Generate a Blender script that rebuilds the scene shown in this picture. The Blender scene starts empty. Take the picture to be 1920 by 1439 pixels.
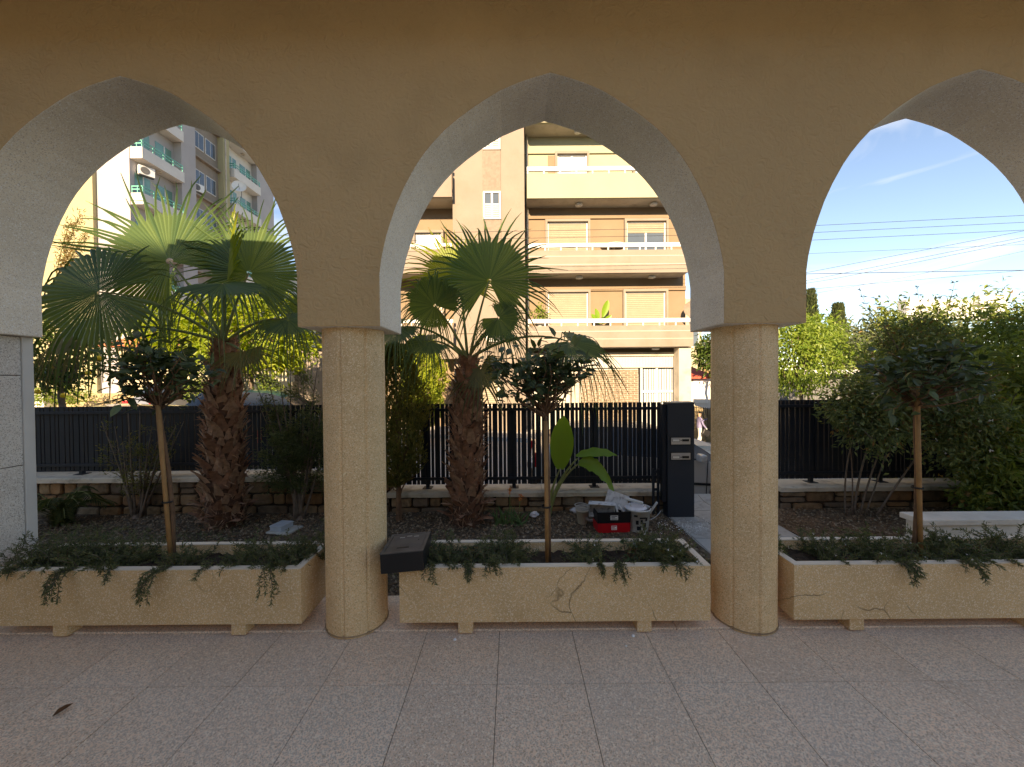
import bpy, bmesh, math, random
import numpy as np
from mathutils import Vector, Matrix
random.seed(7); rng = np.random.default_rng(7)
R = math.radians
scn = bpy.context.scene
col = scn.collection

# ------------------------------------------------------------------ camera
F = 721.0                       # focal length in pixels of the 1920 px wide photograph
CAM = Vector((0, 0, 1.6)); PITCH = 0.0146; ROLL = 0.0080
fwd = Vector((0, math.cos(PITCH), -math.sin(PITCH)))
u0 = Vector((0, math.sin(PITCH), math.cos(PITCH))); r0 = Vector((1, 0, 0))
rt = r0 * math.cos(ROLL) - u0 * math.sin(ROLL)
up = u0 * math.cos(ROLL) + r0 * math.sin(ROLL)
cd = bpy.data.cameras.new('camera'); cam = bpy.data.objects.new('camera', cd); col.objects.link(cam)
cd.sensor_width = 36; cd.lens = 36 * F / 1920; cd.clip_start = 0.05; cd.clip_end = 3000
m3 = Matrix((rt, up, -fwd)).transposed()
cam.matrix_world = Matrix.Translation(CAM) @ m3.to_4x4()
scn.camera = cam

def at(px, py, Y):
    """the point at depth Y that the photograph shows at pixel px, py"""
    d = fwd + rt * ((px - 960) / F) + up * ((719.5 - py) / F)
    return CAM + d * (Y / d.y)
def atz(px, py, z):
    d = fwd + rt * ((px - 960) / F) + up * ((719.5 - py) / F)
    return CAM + d * ((z - CAM.z) / d.z)

# ------------------------------------------------------------------ sky and sun
SUN_EL, SUN_AZ = 21.4, 12.0      # low afternoon sun behind the photographer, a little to the left
w = bpy.data.worlds.new('World'); scn.world = w; w.use_nodes = True
nt = w.node_tree; N = nt.nodes; N.clear()
out = N.new('ShaderNodeOutputWorld'); bg = N.new('ShaderNodeBackground')
sky = N.new('ShaderNodeTexSky'); sky.sky_type = 'NISHITA'; sky.sun_disc = False
sky.sun_elevation = R(SUN_EL); sky.sun_rotation = R(180 + SUN_AZ)
sky.altitude = 1200; sky.air_density = 1.0; sky.dust_density = 0.1; sky.ozone_density = 4.4
tc = N.new('ShaderNodeTexCoord'); mp = N.new('ShaderNodeMapping'); mp.inputs['Scale'].default_value = (2.2, 2.2, 9.0)
mp.inputs['Rotation'].default_value = (R(8), R(20), R(30))
nz = N.new('ShaderNodeTexNoise'); nz.inputs['Scale'].default_value = 1.5; nz.inputs['Detail'].default_value = 5; nz.inputs['Distortion'].default_value = 0.7
cr = N.new('ShaderNodeValToRGB'); cr.color_ramp.elements[0].position = .53; cr.color_ramp.elements[1].position = .84
cr.color_ramp.elements[1].color = (.5, .5, .5, 1)
mx = N.new('ShaderNodeMix'); mx.data_type = 'RGBA'
mx.inputs['B'].default_value = (5.0, 5.6, 6.2, 1)
nt.links.new(tc.outputs['Generated'], mp.inputs['Vector']); nt.links.new(mp.outputs['Vector'], nz.inputs['Vector'])
nt.links.new(nz.outputs['Fac'], cr.inputs['Fac']); nt.links.new(cr.outputs['Color'], mx.inputs['Factor'])
nt.links.new(sky.outputs['Color'], mx.inputs['A']); nt.links.new(mx.outputs['Result'], bg.inputs['Color'])
bg.inputs['Strength'].default_value = 0.05
nt.links.new(bg.outputs['Background'], out.inputs['Surface'])
sd = bpy.data.lights.new('sun', 'SUN'); sd.energy = 2.0; sd.angle = R(0.6); sd.color = (1, .92, .78)
so = bpy.data.objects.new('sun', sd); col.objects.link(so)
sdir = Vector((math.sin(R(SUN_AZ)) * math.cos(R(SUN_EL)), math.cos(R(SUN_AZ)) * math.cos(R(SUN_EL)), -math.sin(R(SUN_EL))))
so.rotation_euler = sdir.to_track_quat('-Z', 'Y').to_euler(); so.location = (-6, -14, 12)
scn.view_settings.view_transform = 'Standard'; scn.view_settings.look = 'None'
scn.view_settings.exposure = 2.7; scn.view_settings.gamma = 1; scn.view_settings.use_curve_mapping = False
scn.view_settings.use_white_balance = True; scn.view_settings.white_balance_tint = 16; scn.view_settings.white_balance_temperature = 9700   # the phone balanced for the warm shade of the porch
scn.render.engine = 'CYCLES'; scn.cycles.use_denoising = True
scn.cycles.max_bounces = 12; scn.cycles.diffuse_bounces = 8; scn.cycles.transparent_max_bounces = 8
scn.cycles.sample_clamp_indirect = 6

# ------------------------------------------------------------------ materials
MATS = {}
def _new(name):
    m = bpy.data.materials.new(name); m.use_nodes = True; m.node_tree.nodes.clear()
    return m, m.node_tree
def mat(name, c, rough=.8, var=.15, scale=5, bump=0., bscale=60, spec=.3, metal=0., c2=None, c2scale=3, c2pos=(.5, .7),
        specks=None, spscale=300, crack=None, coat=0, emit=None, bdetail=4, distort=0., world=False, objvar=0.):
    """plain procedural surface: base colour with soft variation, optional second colour patches, specks, cracks and relief"""
    m, t = _new(name); n = t.nodes; L = t.links.new
    o = n.new('ShaderNodeOutputMaterial'); b = n.new('ShaderNodeBsdfPrincipled'); L(b.outputs[0], o.inputs[0])
    tc = n.new('ShaderNodeTexCoord'); src = tc.outputs['Object']
    if world: src = n.new('ShaderNodeNewGeometry').outputs['Position']
    nz = n.new('ShaderNodeTexNoise'); nz.inputs['Scale'].default_value = scale; nz.inputs['Detail'].default_value = 5
    L(src, nz.inputs['Vector'])
    mr = n.new('ShaderNodeMapRange'); mr.inputs['From Min'].default_value = .3; mr.inputs['From Max'].default_value = .7
    mr.inputs['To Min'].default_value = 1 - var; mr.inputs['To Max'].default_value = 1 + var
    L(nz.outputs['Fac'], mr.inputs['Value'])
    mu = n.new('ShaderNodeMix'); mu.data_type = 'RGBA'; mu.blend_type = 'MULTIPLY'; mu.inputs['Factor'].default_value = 1
    mu.inputs['A'].default_value = (*c, 1); L(mr.outputs['Result'], mu.inputs['B'])
    cur = mu.outputs['Result']
    if objvar:
        oi = n.new('ShaderNodeObjectInfo'); mo = n.new('ShaderNodeMapRange'); mo.inputs['To Min'].default_value = 1 - objvar; mo.inputs['To Max'].default_value = 1 + objvar * .5; L(oi.outputs['Random'], mo.inputs['Value'])
        mv = n.new('ShaderNodeMix'); mv.data_type = 'RGBA'; mv.blend_type = 'MULTIPLY'; mv.inputs['Factor'].default_value = 1; L(cur, mv.inputs['A']); L(mo.outputs['Result'], mv.inputs['B']); cur = mv.outputs['Result']
    def mixin(color, fac):
        nonlocal cur
        x = n.new('ShaderNodeMix'); x.data_type = 'RGBA'; x.inputs['B'].default_value = (*color, 1)
        L(cur, x.inputs['A']); L(fac, x.inputs['Factor']); cur = x.outputs['Result']
    if c2:
        z = n.new('ShaderNodeTexNoise'); z.inputs['Scale'].default_value = c2scale; z.inputs['Detail'].default_value = 7; z.inputs['Roughness'].default_value = .65
        L(src, z.inputs['Vector']); r = n.new('ShaderNodeValToRGB'); r.color_ramp.elements[0].position = c2pos[0]; r.color_ramp.elements[1].position = c2pos[1]
        L(z.outputs['Fac'], r.inputs['Fac']); mixin(c2, r.outputs['Color'])
    if specks:
        for k, (scol, lo) in enumerate(specks):
            v = n.new('ShaderNodeTexVoronoi'); v.inputs['Scale'].default_value = spscale * (1 + .37 * k)
            mpn = n.new('ShaderNodeMapping'); mpn.inputs['Location'].default_value = (k * 3.1, k * 1.7, k * .9); L(src, mpn.inputs['Vector']); L(mpn.outputs['Vector'], v.inputs['Vector'])
            s = n.new('ShaderNodeSeparateColor'); L(v.outputs['Color'], s.inputs['Color'])
            r = n.new('ShaderNodeValToRGB'); r.color_ramp.interpolation = 'CONSTANT'; r.color_ramp.elements[1].position = lo
            L(s.outputs[k % 3], r.inputs['Fac']); mixin(scol, r.outputs['Color'])
    if crack:
        ccol, csc, cw = crack
        z = n.new('ShaderNodeTexNoise'); z.inputs['Scale'].default_value = 4; z.inputs['Detail'].default_value = 6; L(src, z.inputs['Vector'])
        ad = n.new('ShaderNodeMix'); ad.data_type = 'RGBA'; ad.inputs['Factor'].default_value = .12; L(src, ad.inputs['A']); L(z.outputs['Color'], ad.inputs['B'])
        v = n.new('ShaderNodeTexVoronoi'); v.feature = 'DISTANCE_TO_EDGE'; v.inputs['Scale'].default_value = csc; L(ad.outputs['Result'], v.inputs['Vector'])
        r = n.new('ShaderNodeValToRGB'); r.color_ramp.elements[0].color = (1, 1, 1, 1); r.color_ramp.elements[1].color = (0, 0, 0, 1); r.color_ramp.elements[1].position = cw
        L(v.outputs['Distance'], r.inputs['Fac'])
        z2 = n.new('ShaderNodeTexNoise'); z2.inputs['Scale'].default_value = 2.3; z2.inputs['Detail'].default_value = 3; L(src, z2.inputs['Vector'])
        r2 = n.new('ShaderNodeValToRGB'); r2.color_ramp.elements[0].position = .5; r2.color_ramp.elements[1].position = .64; L(z2.outputs['Fac'], r2.inputs['Fac'])
        mm = n.new('ShaderNodeMath'); mm.operation = 'MULTIPLY'; L(r.outputs['Color'], mm.inputs[0]); L(r2.outputs['Color'], mm.inputs[1])
        mixin(ccol, mm.outputs[0])
    L(cur, b.inputs['Base Color'])
    b.inputs['Roughness'].default_value = rough; b.inputs['Metallic'].default_value = metal
    b.inputs['Specular IOR Level'].default_value = spec; b.inputs['Coat Weight'].default_value = coat
    if emit: b.inputs['Emission Color'].default_value = (*emit, 1); b.inputs['Emission Strength'].default_value = 1
    if bump:
        z = n.new('ShaderNodeTexNoise'); z.inputs['Scale'].default_value = bscale; z.inputs['Detail'].default_value = bdetail; z.inputs['Distortion'].default_value = distort
        L(src, z.inputs['Vector'])
        bp = n.new('ShaderNodeBump'); bp.inputs['Strength'].default_value = 1; bp.inputs['Distance'].default_value = bump
        L(z.outputs['Fac'], bp.inputs['Height']); L(bp.outputs['Normal'], b.inputs['Normal'])
    MATS[name] = m; return m
def leafmat(name, c, c2, trans=.35, rough=.5, spec=.4, back=None):
    """leaf: colour varies from leaf to leaf, light shines through"""
    m, t = _new(name); n = t.nodes; L = t.links.new
    o = n.new('ShaderNodeOutputMaterial'); b = n.new('ShaderNodeBsdfPrincipled'); tr = n.new('ShaderNodeBsdfTranslucent'); ms = n.new('ShaderNodeMixShader')
    g = n.new('ShaderNodeNewGeometry'); x = n.new('ShaderNodeMix'); x.data_type = 'RGBA'
    x.inputs['A'].default_value = (*c, 1); x.inputs['B'].default_value = (*c2, 1)
    L(g.outputs['Random Per Island'], x.inputs['Factor']); L(x.outputs['Result'], b.inputs['Base Color'])
    y = n.new('ShaderNodeMix'); y.data_type = 'RGBA'; y.blend_type = 'MULTIPLY'; y.inputs['Factor'].default_value = 1
    y.inputs['B'].default_value = (1.6, 1.55, .45, 1); L(x.outputs['Result'], y.inputs['A']); L(y.outputs['Result'], tr.inputs['Color'])
    b.inputs['Roughness'].default_value = rough; b.inputs['Specular IOR Level'].default_value = spec
    ms.inputs['Fac'].default_value = trans; L(b.outputs[0], ms.inputs[1]); L(tr.outputs[0], ms.inputs[2]); L(ms.outputs[0], o.inputs[0])
    MATS[name] = m; return m
def glassmat(name, c, rough=.06):
    m = mat(name, c, rough=rough, var=.25, scale=.8, spec=.8); return m

mat('stucco', (.60, .40, .205), .9, .10, 2.2, bump=.012, bscale=17, distort=2.2, bdetail=5, c2=(.54, .36, .185), c2scale=1.1, c2pos=(.45, .72))
mat('intrados', (.80, .72, .60), .75, .08, 3, bump=.0015, bscale=140, specks=[((.86, .83, .78), .86), ((.58, .50, .42), .88)], spscale=170)
mat('paint_court', (.70, .50, .30), .9, .06, 1)  # warm paint of the added court and building, warms the light they bounce
mat('ceiling', (.72, .60, .42), .9, .06, 2)
mat('column_stone', (.78, .54, .30), .6, .10, 5, bump=.001, bscale=200, specks=[((.86, .68, .44), .84), ((.52, .33, .16), .86)], spscale=190, c2=(.62, .41, .21), c2scale=2.6, c2pos=(.52, .8))
mat('column_joint', (.34, .23, .135), .8, .2, 8)
mat('pier_stone', (.68, .62, .55), .7, .08, 4, bump=.001, bscale=200, specks=[((.76, .73, .68), .82), ((.38, .33, .28), .84)], spscale=170)
mat('pier_edge', (.62, .60, .56), .7, .08, 4, bump=.001, bscale=100)
mat('terrazzo', (.88, .66, .49), .5, .10, 1.6, bump=.0008, bscale=220, spec=.35, specks=[((.90, .74, .58), .72), ((.52, .38, .28), .8), ((.62, .50, .40), .7)], spscale=120, c2=(.74, .51, .34), c2scale=1.3, c2pos=(.5, .85), world=True, objvar=.10)
mat('terrazzo_warm', (.88, .645, .47), .52, .10, 1.9, bump=.0008, bscale=220, spec=.35, specks=[((.90, .74, .58), .72), ((.53, .37, .26), .8), ((.64, .50, .39), .7)], spscale=120, c2=(.74, .50, .33), c2scale=1.3, c2pos=(.5, .85), world=True, objvar=.10)
mat('grout', (.13, .09, .065), .95, .2, 20)
mat('sill_stone', (.72, .65, .54), .45, .08, 4, c2=(.45, .37, .28), c2scale=3, c2pos=(.5, .75), specks=[((.75, .7, .62), .86)], spscale=200, world=True, objvar=.06)
mat('planter_stone', (.74, .50, .265), .7, .08, 3, bump=.001, bscale=150, specks=[((.84, .68, .48), .8), ((.56, .38, .20), .82)], spscale=210, crack=((.22, .13, .06), 2.6, .009), c2=(.58, .37, .18), c2scale=2.5, c2pos=(.5, .75), world=True, objvar=.06)
mat('planter_rim', (.68, .60, .49), .55, .06, 5, bump=.0006, bscale=120, world=True, objvar=.06)
mat('soil', (.055, .036, .024), .95, .35, 22, bump=.03, bscale=45, c2=(.12, .085, .055), c2scale=30, c2pos=(.55, .7))
mat('gravel_ground', (.13, .10, .07), .95, .3, 25, bump=.02, bscale=60, c2=(.06, .045, .03), c2scale=18)
mat('leaf_litter', (.16, .10, .06), .95, .35, 18, bump=.02, bscale=45, c2=(.07, .05, .03), c2scale=12)
mat('coping', (.60, .53, .42), .8, .10, 4, bump=.004, bscale=30, c2=(.30, .25, .19), c2scale=5, c2pos=(.52, .72), world=True, objvar=.06)
mat('mortar', (.055, .035, .022), .95, .3, 15, bump=.01, bscale=30)
mat('metal_dark', (.018, .022, .029), .6, .12, 3, spec=.22, bump=.0004, bscale=90)
mat('pillar_metal', (.018, .026, .038), .5, .1, 2, spec=.4, c2=(.07, .08, .10), c2scale=2.4, c2pos=(.66, .8))
mat('slot_metal', (.55, .55, .54), .35, .05, 8, metal=.6)
mat('slot_dark', (.01, .01, .01), .4)
mat('slot_white', (.75, .75, .72), .5, .04)
mat('bark_palm', (.13, .065, .04), .95, .4, 14, bump=.02, bscale=40)
mat('boot_a', (.31, .155, .095), .9, .35, 20, bump=.004, bscale=80, c2=(.13, .06, .04), c2scale=9)
mat('boot_b', (.42, .25, .16), .9, .3, 20, bump=.004, bscale=80, c2=(.09, .05, .03), c2scale=9)
mat('petiole', (.20, .24, .08), .55, .25, 8, c2=(.26, .22, .10), c2scale=4)
mat('bark_grey', (.17, .13, .10), .9, .3, 18, bump=.006, bscale=60)
mat('bark_brown', (.17, .095, .055), .9, .3, 18, bump=.004, bscale=60)
mat('stake_wood', (.36, .19, .075), .75, .2, 12, bump=.002, bscale=80)
mat('asphalt', (.42, .40, .37), .9, .15, 8, bump=.004, bscale=120)
mat('pavement', (.55, .52, .47), .85, .1, 5)
mat('terrain', (.22, .19, .13), .95, .25, .5)
mat('hill_soil', (.40, .24, .12), .95, .3, 2.5, bump=.1, bscale=3, c2=(.12, .13, .05), c2scale=1.5)
mat('paving', (.40, .39, .36), .8, .10, 5, bump=.003, bscale=60, c2=(.24, .23, .21), c2scale=6, c2pos=(.5, .7))
mat('plaster_white', (.72, .69, .62), .85, .05, 3, bump=.001, bscale=80, c2=(.56, .53, .46), c2scale=2)
mat('paint_peach', (.245, .20, .165), .9, .06, 1.2, bump=.004, bscale=20, c2=(.22, .175, .135), c2scale=.7, c2pos=(.5, .8))
mat('paint_peach_light', (.25, .21, .175), .9, .05, 1.2, bump=.002, bscale=20, c2=(.21, .17, .13), c2scale=1.1, c2pos=(.5, .75))
mat('paint_orange', (.23, .165, .11), .9, .06, 1.5, bump=.002, bscale=20, c2=(.215, .15, .095), c2scale=.9, c2pos=(.5, .8))
mat('paint_yellow', (.34, .325, .225), .85, .04, 1, bump=.002, bscale=20)
mat('paint_cream', (.42, .37, .26), .85, .04, 1)
mat('panel_brown', (.22, .175, .14), .9, .12, 10, bump=.006, bscale=14)
mat('soffit', (.46, .41, .34), .9, .1, 1.5, c2=(.35, .30, .24), c2scale=2)
mat('paint_white', (.60, .59, .57), .6, .03, 4)
mat('shutter', (.29, .245, .18), .6, .05, 4)
mat('fascia_white', (.45, .43, .39), .6, .04, 3)
glassmat('glass_dark', (.07, .09, .11)); glassmat('glass_green', (.11, .25, .21)); glassmat('glass_pale', (.42, .47, .50))
mat('paint_lilac', (.36, .345, .35), .9, .05, 1.2, bump=.006, bscale=10)
mat('paint_yellow_left', (.36, .32, .19), .9, .04, 1)
mat('paint_white_left', (.58, .56, .53), .85, .05, 2)
mat('teal_rail', (.12, .42, .34), .4, .05, 4)
mat('ac_white', (.72, .72, .70), .5, .05, 4); mat('ac_grille', (.12, .12, .12), .6)
mat('brick_screen', (.24, .175, .12), .9, .2, 9, bump=.003, bscale=50)
mat('screen_joint', (.46, .43, .37), .8, .05)
mat('roof_red', (.60, .12, .08), .7, .1, 4); mat('tile_red', (.55, .20, .11), .8, .2, 4, bump=.02, bscale=14)
mat('stone_yellow', (.34, .26, .15), .9, .18, 2.5, bump=.01, bscale=12)
mat('balusters', (.66, .60, .50), .85, .08, 3)
mat('corrugated', (.17, .17, .17), .6, .15, 2); mat('roof_pale', (.62, .62, .62), .5, .06, 2)
mat('wire', (.03, .03, .035), .6); 
mat('car_silver', (.58, .56, .52), .3, .03, 2, metal=.15, coat=.6, spec=.5)
mat('car_navy', (.012, .016, .028), .3, .03, 2, coat=.6); mat('car_teal', (.02, .08, .10), .3, .03, 2, coat=.6)
mat('car_grey', (.30, .30, .31), .3, .03, 2, metal=.4, coat=.6)
mat('car_glass', (.02, .024, .028), .06, .1, 1, spec=.7); mat('tyre', (.02, .02, .02), .85); mat('rim', (.45, .45, .46), .35, metal=.7)
mat('lamp_red', (.55, .015, .02), .25, .05, 4, coat=.5); mat('lamp_clear', (.7, .7, .7), .15, coat=.6); mat('trim_black', (.02, .02, .02), .6)
mat('safe_metal', (.085, .08, .074), .5, .25, 9, spec=.4, c2=(.12, .11, .10), c2scale=12, c2pos=(.6, .8))
mat('tool_black', (.014, .014, .015), .45, .1, 6); mat('tool_red', (.55, .012, .018), .42, .08, 6)
mat('dusty_white', (.55, .57, .58), .8, .15, 12, c2=(.22, .23, .24), c2scale=18, c2pos=(.52, .66)); mat('print_white', (.8, .8, .78), .5)
mat('bucket_white', (.62, .63, .62), .5, .08, 8, c2=(.40, .41, .42), c2scale=14, c2pos=(.55, .7)); mat('print_black', (.02, .02, .022), .5)
mat('cable', (.48, .47, .44), .6, .1, 9); mat('pipe_white', (.62, .66, .66), .45, .05, 8); mat('pot_cream', (.55, .48, .38), .7, .1, 8)
mat('bag_plastic', (.72, .72, .76), .25, .06, 8, spec=.5); mat('tool_redbit', (.5, .05, .03), .5)
mat('dead_leaf', (.12, .05, .02), .8, .3, 30); mat('box_grey', (.42, .47, .51), .6, .08, 8); mat('plate_grey', (.50, .50, .46), .7, .1, 8)
mat('skin', (.48, .30, .21), .6, .05, 5); mat('shirt', (.42, .40, .52), .8, .06, 9); mat('trousers', (.74, .74, .72), .8, .05, 9); mat('hair', (.03, .02, .015), .7); mat('shoe', (.25, .08, .06), .6)
mat('fruit', (.80, .50, .03), .5, .08, 9); mat('flower_orange', (.75, .22, .06), .6, .1, 20); mat('flower_white', (.8, .8, .78), .6, .04)
leafmat('leaf_palm', (.065, .125, .05), (.135, .205, .075), .38, .42, .4)
leafmat('leaf_palm_new', (.17, .22, .025), (.24, .28, .035), .42, .42, .35)
leafmat('leaf_palm_dry', (.12, .13, .06), (.17, .16, .08), .3, .55, .3)
leafmat('leaf_camellia', (.028, .05, .024), (.11, .155, .065), .2, .42, .45)
leafmat('leaf_rosemary', (.055, .075, .035), (.16, .18, .09), .25, .6, .25)
leafmat('leaf_citrus', (.03, .06, .012), (.09, .14, .03), .3, .4, .4)
leafmat('leaf_sunny', (.14, .22, .02), (.30, .34, .04), .4, .5, .3)
leafmat('leaf_bright', (.11, .19, .03), (.24, .31, .06), .4, .45, .4)
leafmat('leaf_thuja', (.09, .11, .03), (.22, .19, .06), .25, .7, .2)
leafmat('leaf_conifer_yellow', (.18, .26, .03), (.36, .38, .06), .35, .6, .2)
leafmat('leaf_shrub', (.05, .075, .032), (.14, .165, .075), .25, .6, .25)
leafmat('leaf_jasmine', (.07, .11, .05), (.20, .25, .10), .3, .45, .35)
leafmat('leaf_jasmine_dry', (.16, .10, .04), (.30, .20, .09), .3, .7, .2)
leafmat('leaf_hedge', (.09, .14, .04), (.23, .28, .07), .35, .5, .3)
leafmat('leaf_cypress', (.03, .05, .02), (.085, .10, .04), .2, .7, .2)
leafmat('leaf_olive', (.09, .12, .06), (.17, .19, .11), .25, .6, .2)
leafmat('leaf_banana', (.17, .32, .035), (.20, .36, .045), .45, .38, .45)
leafmat('leaf_aloe', (.06, .12, .035), (.10, .17, .06), .15, .45, .35)
leafmat('leaf_fern', (.04, .06, .02), (.09, .10, .035), .25, .6, .25)
STONES = []
for i, c in enumerate([(.27, .17, .095), (.22, .14, .08), (.31, .21, .12), (.18, .13, .09), (.24, .18, .12), (.28, .155, .075)]):
    mat('wall_stone_%d' % i, c, .9, .25, 7, bump=.012, bscale=22, c2=(c[0] * .5, c[1] * .5, c[2] * .5), c2scale=9, c2pos=(.5, .7)); STONES.append('wall_stone_%d' % i)
for i, c in enumerate([(.17, .115, .07), (.24, .17, .11), (.115, .075, .045), (.30, .235, .165)]):
    mat('pebble_%d' % i, c, .9, .25, 40)
def MT(m): return MATS[m] if isinstance(m, str) else m

# ------------------------------------------------------------------ mesh helpers
class MB:
    def __init__(s): s.v = []; s.f = []; s.mi = []
    def add(s, vs, fs, mi=0):
        o = len(s.v); s.v += [tuple(v) for v in vs]; s.f += [tuple(i + o for i in f) for f in fs]; s.mi += [mi] * len(fs); return s
    def box(s, x0, x1, y0, y1, z0, z1, mi=0):
        v = [(x0, y0, z0), (x1, y0, z0), (x1, y1, z0), (x0, y1, z0), (x0, y0, z1), (x1, y0, z1), (x1, y1, z1), (x0, y1, z1)]
        return s.add(v, [(0, 3, 2, 1), (4, 5, 6, 7), (0, 1, 5, 4), (1, 2, 6, 5), (2, 3, 7, 6), (3, 0, 4, 7)], mi)
    def bar(s, a, b, wx, wy, upv=(0, 0, 1), mi=0):
        a, b = Vector(a), Vector(b); d = (b - a).normalized(); u = Vector(upv)
        if abs(d.dot(u)) > .95: u = Vector((1, 0, 0))
        x = d.cross(u).normalized(); y = x.cross(d)
        v = [p + x * sx * wx / 2 + y * sy * wy / 2 for p in (a, b) for sx, sy in ((-1, -1), (1, -1), (1, 1), (-1, 1))]
        return s.add(v, [(0, 1, 2, 3), (7, 6, 5, 4), (0, 4, 5, 1), (1, 5, 6, 2), (2, 6, 7, 3), (3, 7, 4, 0)], mi)
    def tube(s, pts, rad, n=8, caps=True, mi=0):
        pts = [Vector(p) for p in pts]; rad = rad if isinstance(rad, (list, tuple)) else [rad] * len(pts)
        vs = []; fs = []; x = None
        for i, p in enumerate(pts):
            d = (pts[min(i + 1, len(pts) - 1)] - pts[max(i - 1, 0)]).normalized()
            if x is None:
                x = d.orthogonal().normalized()
            x = (x - d * x.dot(d)); x = x.normalized() if x.length > 1e-6 else d.orthogonal().normalized()
            y = d.cross(x)
            vs += [p + (x * math.cos(2 * math.pi * k / n) + y * math.sin(2 * math.pi * k / n)) * rad[i] for k in range(n)]
        for i in range(len(pts) - 1):
            for k in range(n):
                a = i * n + k; b = i * n + (k + 1) % n; fs.append((a, b, b + n, a + n))
        if caps: fs += [tuple(range(n - 1, -1, -1)), tuple(range((len(pts) - 1) * n, len(pts) * n))]
        return s.add(vs, fs, mi)
    def lathe(s, prof, c=(0, 0, 0), n=24, caps=True, mi=0):
        vs = []; fs = []; c = Vector(c)
        for r, z in prof: vs += [c + Vector((r * math.cos(2 * math.pi * k / n), r * math.sin(2 * math.pi * k / n), z)) for k in range(n)]
        for i in range(len(prof) - 1):
            for k in range(n):
                a = i * n + k; b = i * n + (k + 1) % n; fs.append((a, b, b + n, a + n))
        if caps: fs += [tuple(range(n - 1, -1, -1)), tuple(range((len(prof) - 1) * n, len(prof) * n))]
        return s.add(vs, fs, mi)
    def prism(s, poly, y0, y1, mi=0):            # polygon in x, z extruded along y
        n = len(poly); v = [(x, y0, z) for x, z in poly] + [(x, y1, z) for x, z in poly]
        return s.add(v, [tuple(range(n)), tuple(range(2 * n - 1, n - 1, -1))] + [(i, (i + 1) % n + 0, (i + 1) % n + n, i + n)[::-1] for i in range(n)], mi)
    def build(s, name, mats, parent=None, smooth=False, bevel=0, loc=None):
        me = bpy.data.meshes.new(name); me.from_pydata(s.v, [], s.f)
        for m in (mats if isinstance(mats, (list, tuple)) else [mats]): me.materials.append(MT(m))
        if any(s.mi): me.polygons.foreach_set('material_index', s.mi)
        if smooth: me.polygons.foreach_set('use_smooth', [True] * len(me.polygons))
        me.validate(); me.update()
        o = bpy.data.objects.new(name, me); col.objects.link(o)
        if parent is not None: o.parent = parent
        if loc is not None: o.location = loc
        if bevel:
            b = o.modifiers.new('edge', 'BEVEL'); b.width = bevel; b.segments = 2; b.limit_method = 'ANGLE'; b.angle_limit = R(40)
        return o
def link_copy(src, parent, loc=None, rot=None, scale=None, mw=None):
    o = src.copy(); col.objects.link(o); o.parent = parent
    if mw is not None: o.matrix_local = mw
    if loc is not None: o.location = loc
    if rot is not None: o.rotation_euler = rot
    if scale is not None: o.scale = scale
    return o
def tag(o, label, cat, group=None):
    o['label'] = label; o['category'] = cat
    if group: o['group'] = group
    return o
def thing(name, label, cat, group=None, loc=(0, 0, 0)):
    o = bpy.data.objects.new(name, None); col.objects.link(o); o.location = loc; o.empty_display_size = .1
    return tag(o, label, cat, group)
def structure(o): o['kind'] = 'structure'; return o
def stuff(o): o['kind'] = 'stuff'; return o
def bx(name, parent, m, x0, x1, y0, y1, z0, z1, bevel=0):
    return MB().box(min(x0, x1), max(x0, x1), min(y0, y1), max(y0, y1), min(z0, z1), max(z0, z1)).build(name, m, parent, bevel=bevel)
def nrm(a): return a / np.maximum(np.linalg.norm(a, axis=1, keepdims=True), 1e-9)
def leaf_mesh(name, P, D, Nn, Ls, Ws, m, parent=None, near=False, fold=.18, curl=.12, mslots=None, mids=None):
    """many leaves as small folded blades: P base, D direction, Nn face normal, Ls length, Ws width"""
    n = len(P); P = np.asarray(P, float); D = nrm(np.asarray(D, float)); Nn = np.asarray(Nn, float)
    S = nrm(np.cross(D, Nn)); U = nrm(np.cross(S, D)); Ls = np.broadcast_to(Ls, (n,))[:, None]; Ws = np.broadcast_to(Ws, (n,))[:, None]
    if near:
        def row(a, w_, h): return P + D * Ls * a, S * Ws * w_ / 2, U * (Ws * fold * w_ - curl * Ls * h)
        v = [P]
        c1, s1, h1 = row(.3, .92, .1); c2, s2, h2 = row(.68, .78, .45)
        down1 = -U * curl * Ls * .1; down2 = -U * curl * Ls * .45
        v += [c1 + s1 + h1, c2 + s2 + h2, P + D * Ls - U * curl * Ls, c2 - s2 + h2, c1 - s1 + h1, c1 + down1, c2 + down2]
        V = np.stack(v, 1).reshape(-1, 3); k = 8
        fl = [(0, 1, 6), (1, 2, 7, 6), (2, 3, 7), (0, 6, 5), (6, 7, 4, 5), (7, 3, 4)]
    else:
        mid = P + D * Ls * .45
        V = np.stack([P, mid + S * Ws / 2 + U * Ws * fold, P + D * Ls - U * Ls * curl, mid - S * Ws / 2 + U * Ws * fold], 1).reshape(-1, 3); k = 4
        fl = [(0, 1, 2), (0, 2, 3)]
    faces = []
    for i in range(n):
        o = i * k; faces += [tuple(a + o for a in f) for f in fl]
    me = bpy.data.meshes.new(name); me.from_pydata(V.tolist(), [], faces)
    for q in (mslots or [m]): me.materials.append(MT(q))
    if mids is not None: me.polygons.foreach_set('material_index', np.repeat(np.asarray(mids, np.int32), len(fl)))
    me.update(); o = bpy.data.objects.new(name, me); col.objects.link(o)
    if parent is not None: o.parent = parent
    return o
def rdir(n, upb=0.):
    d = rng.normal(size=(n, 3)); d[:, 2] += upb; return nrm(d)
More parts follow.
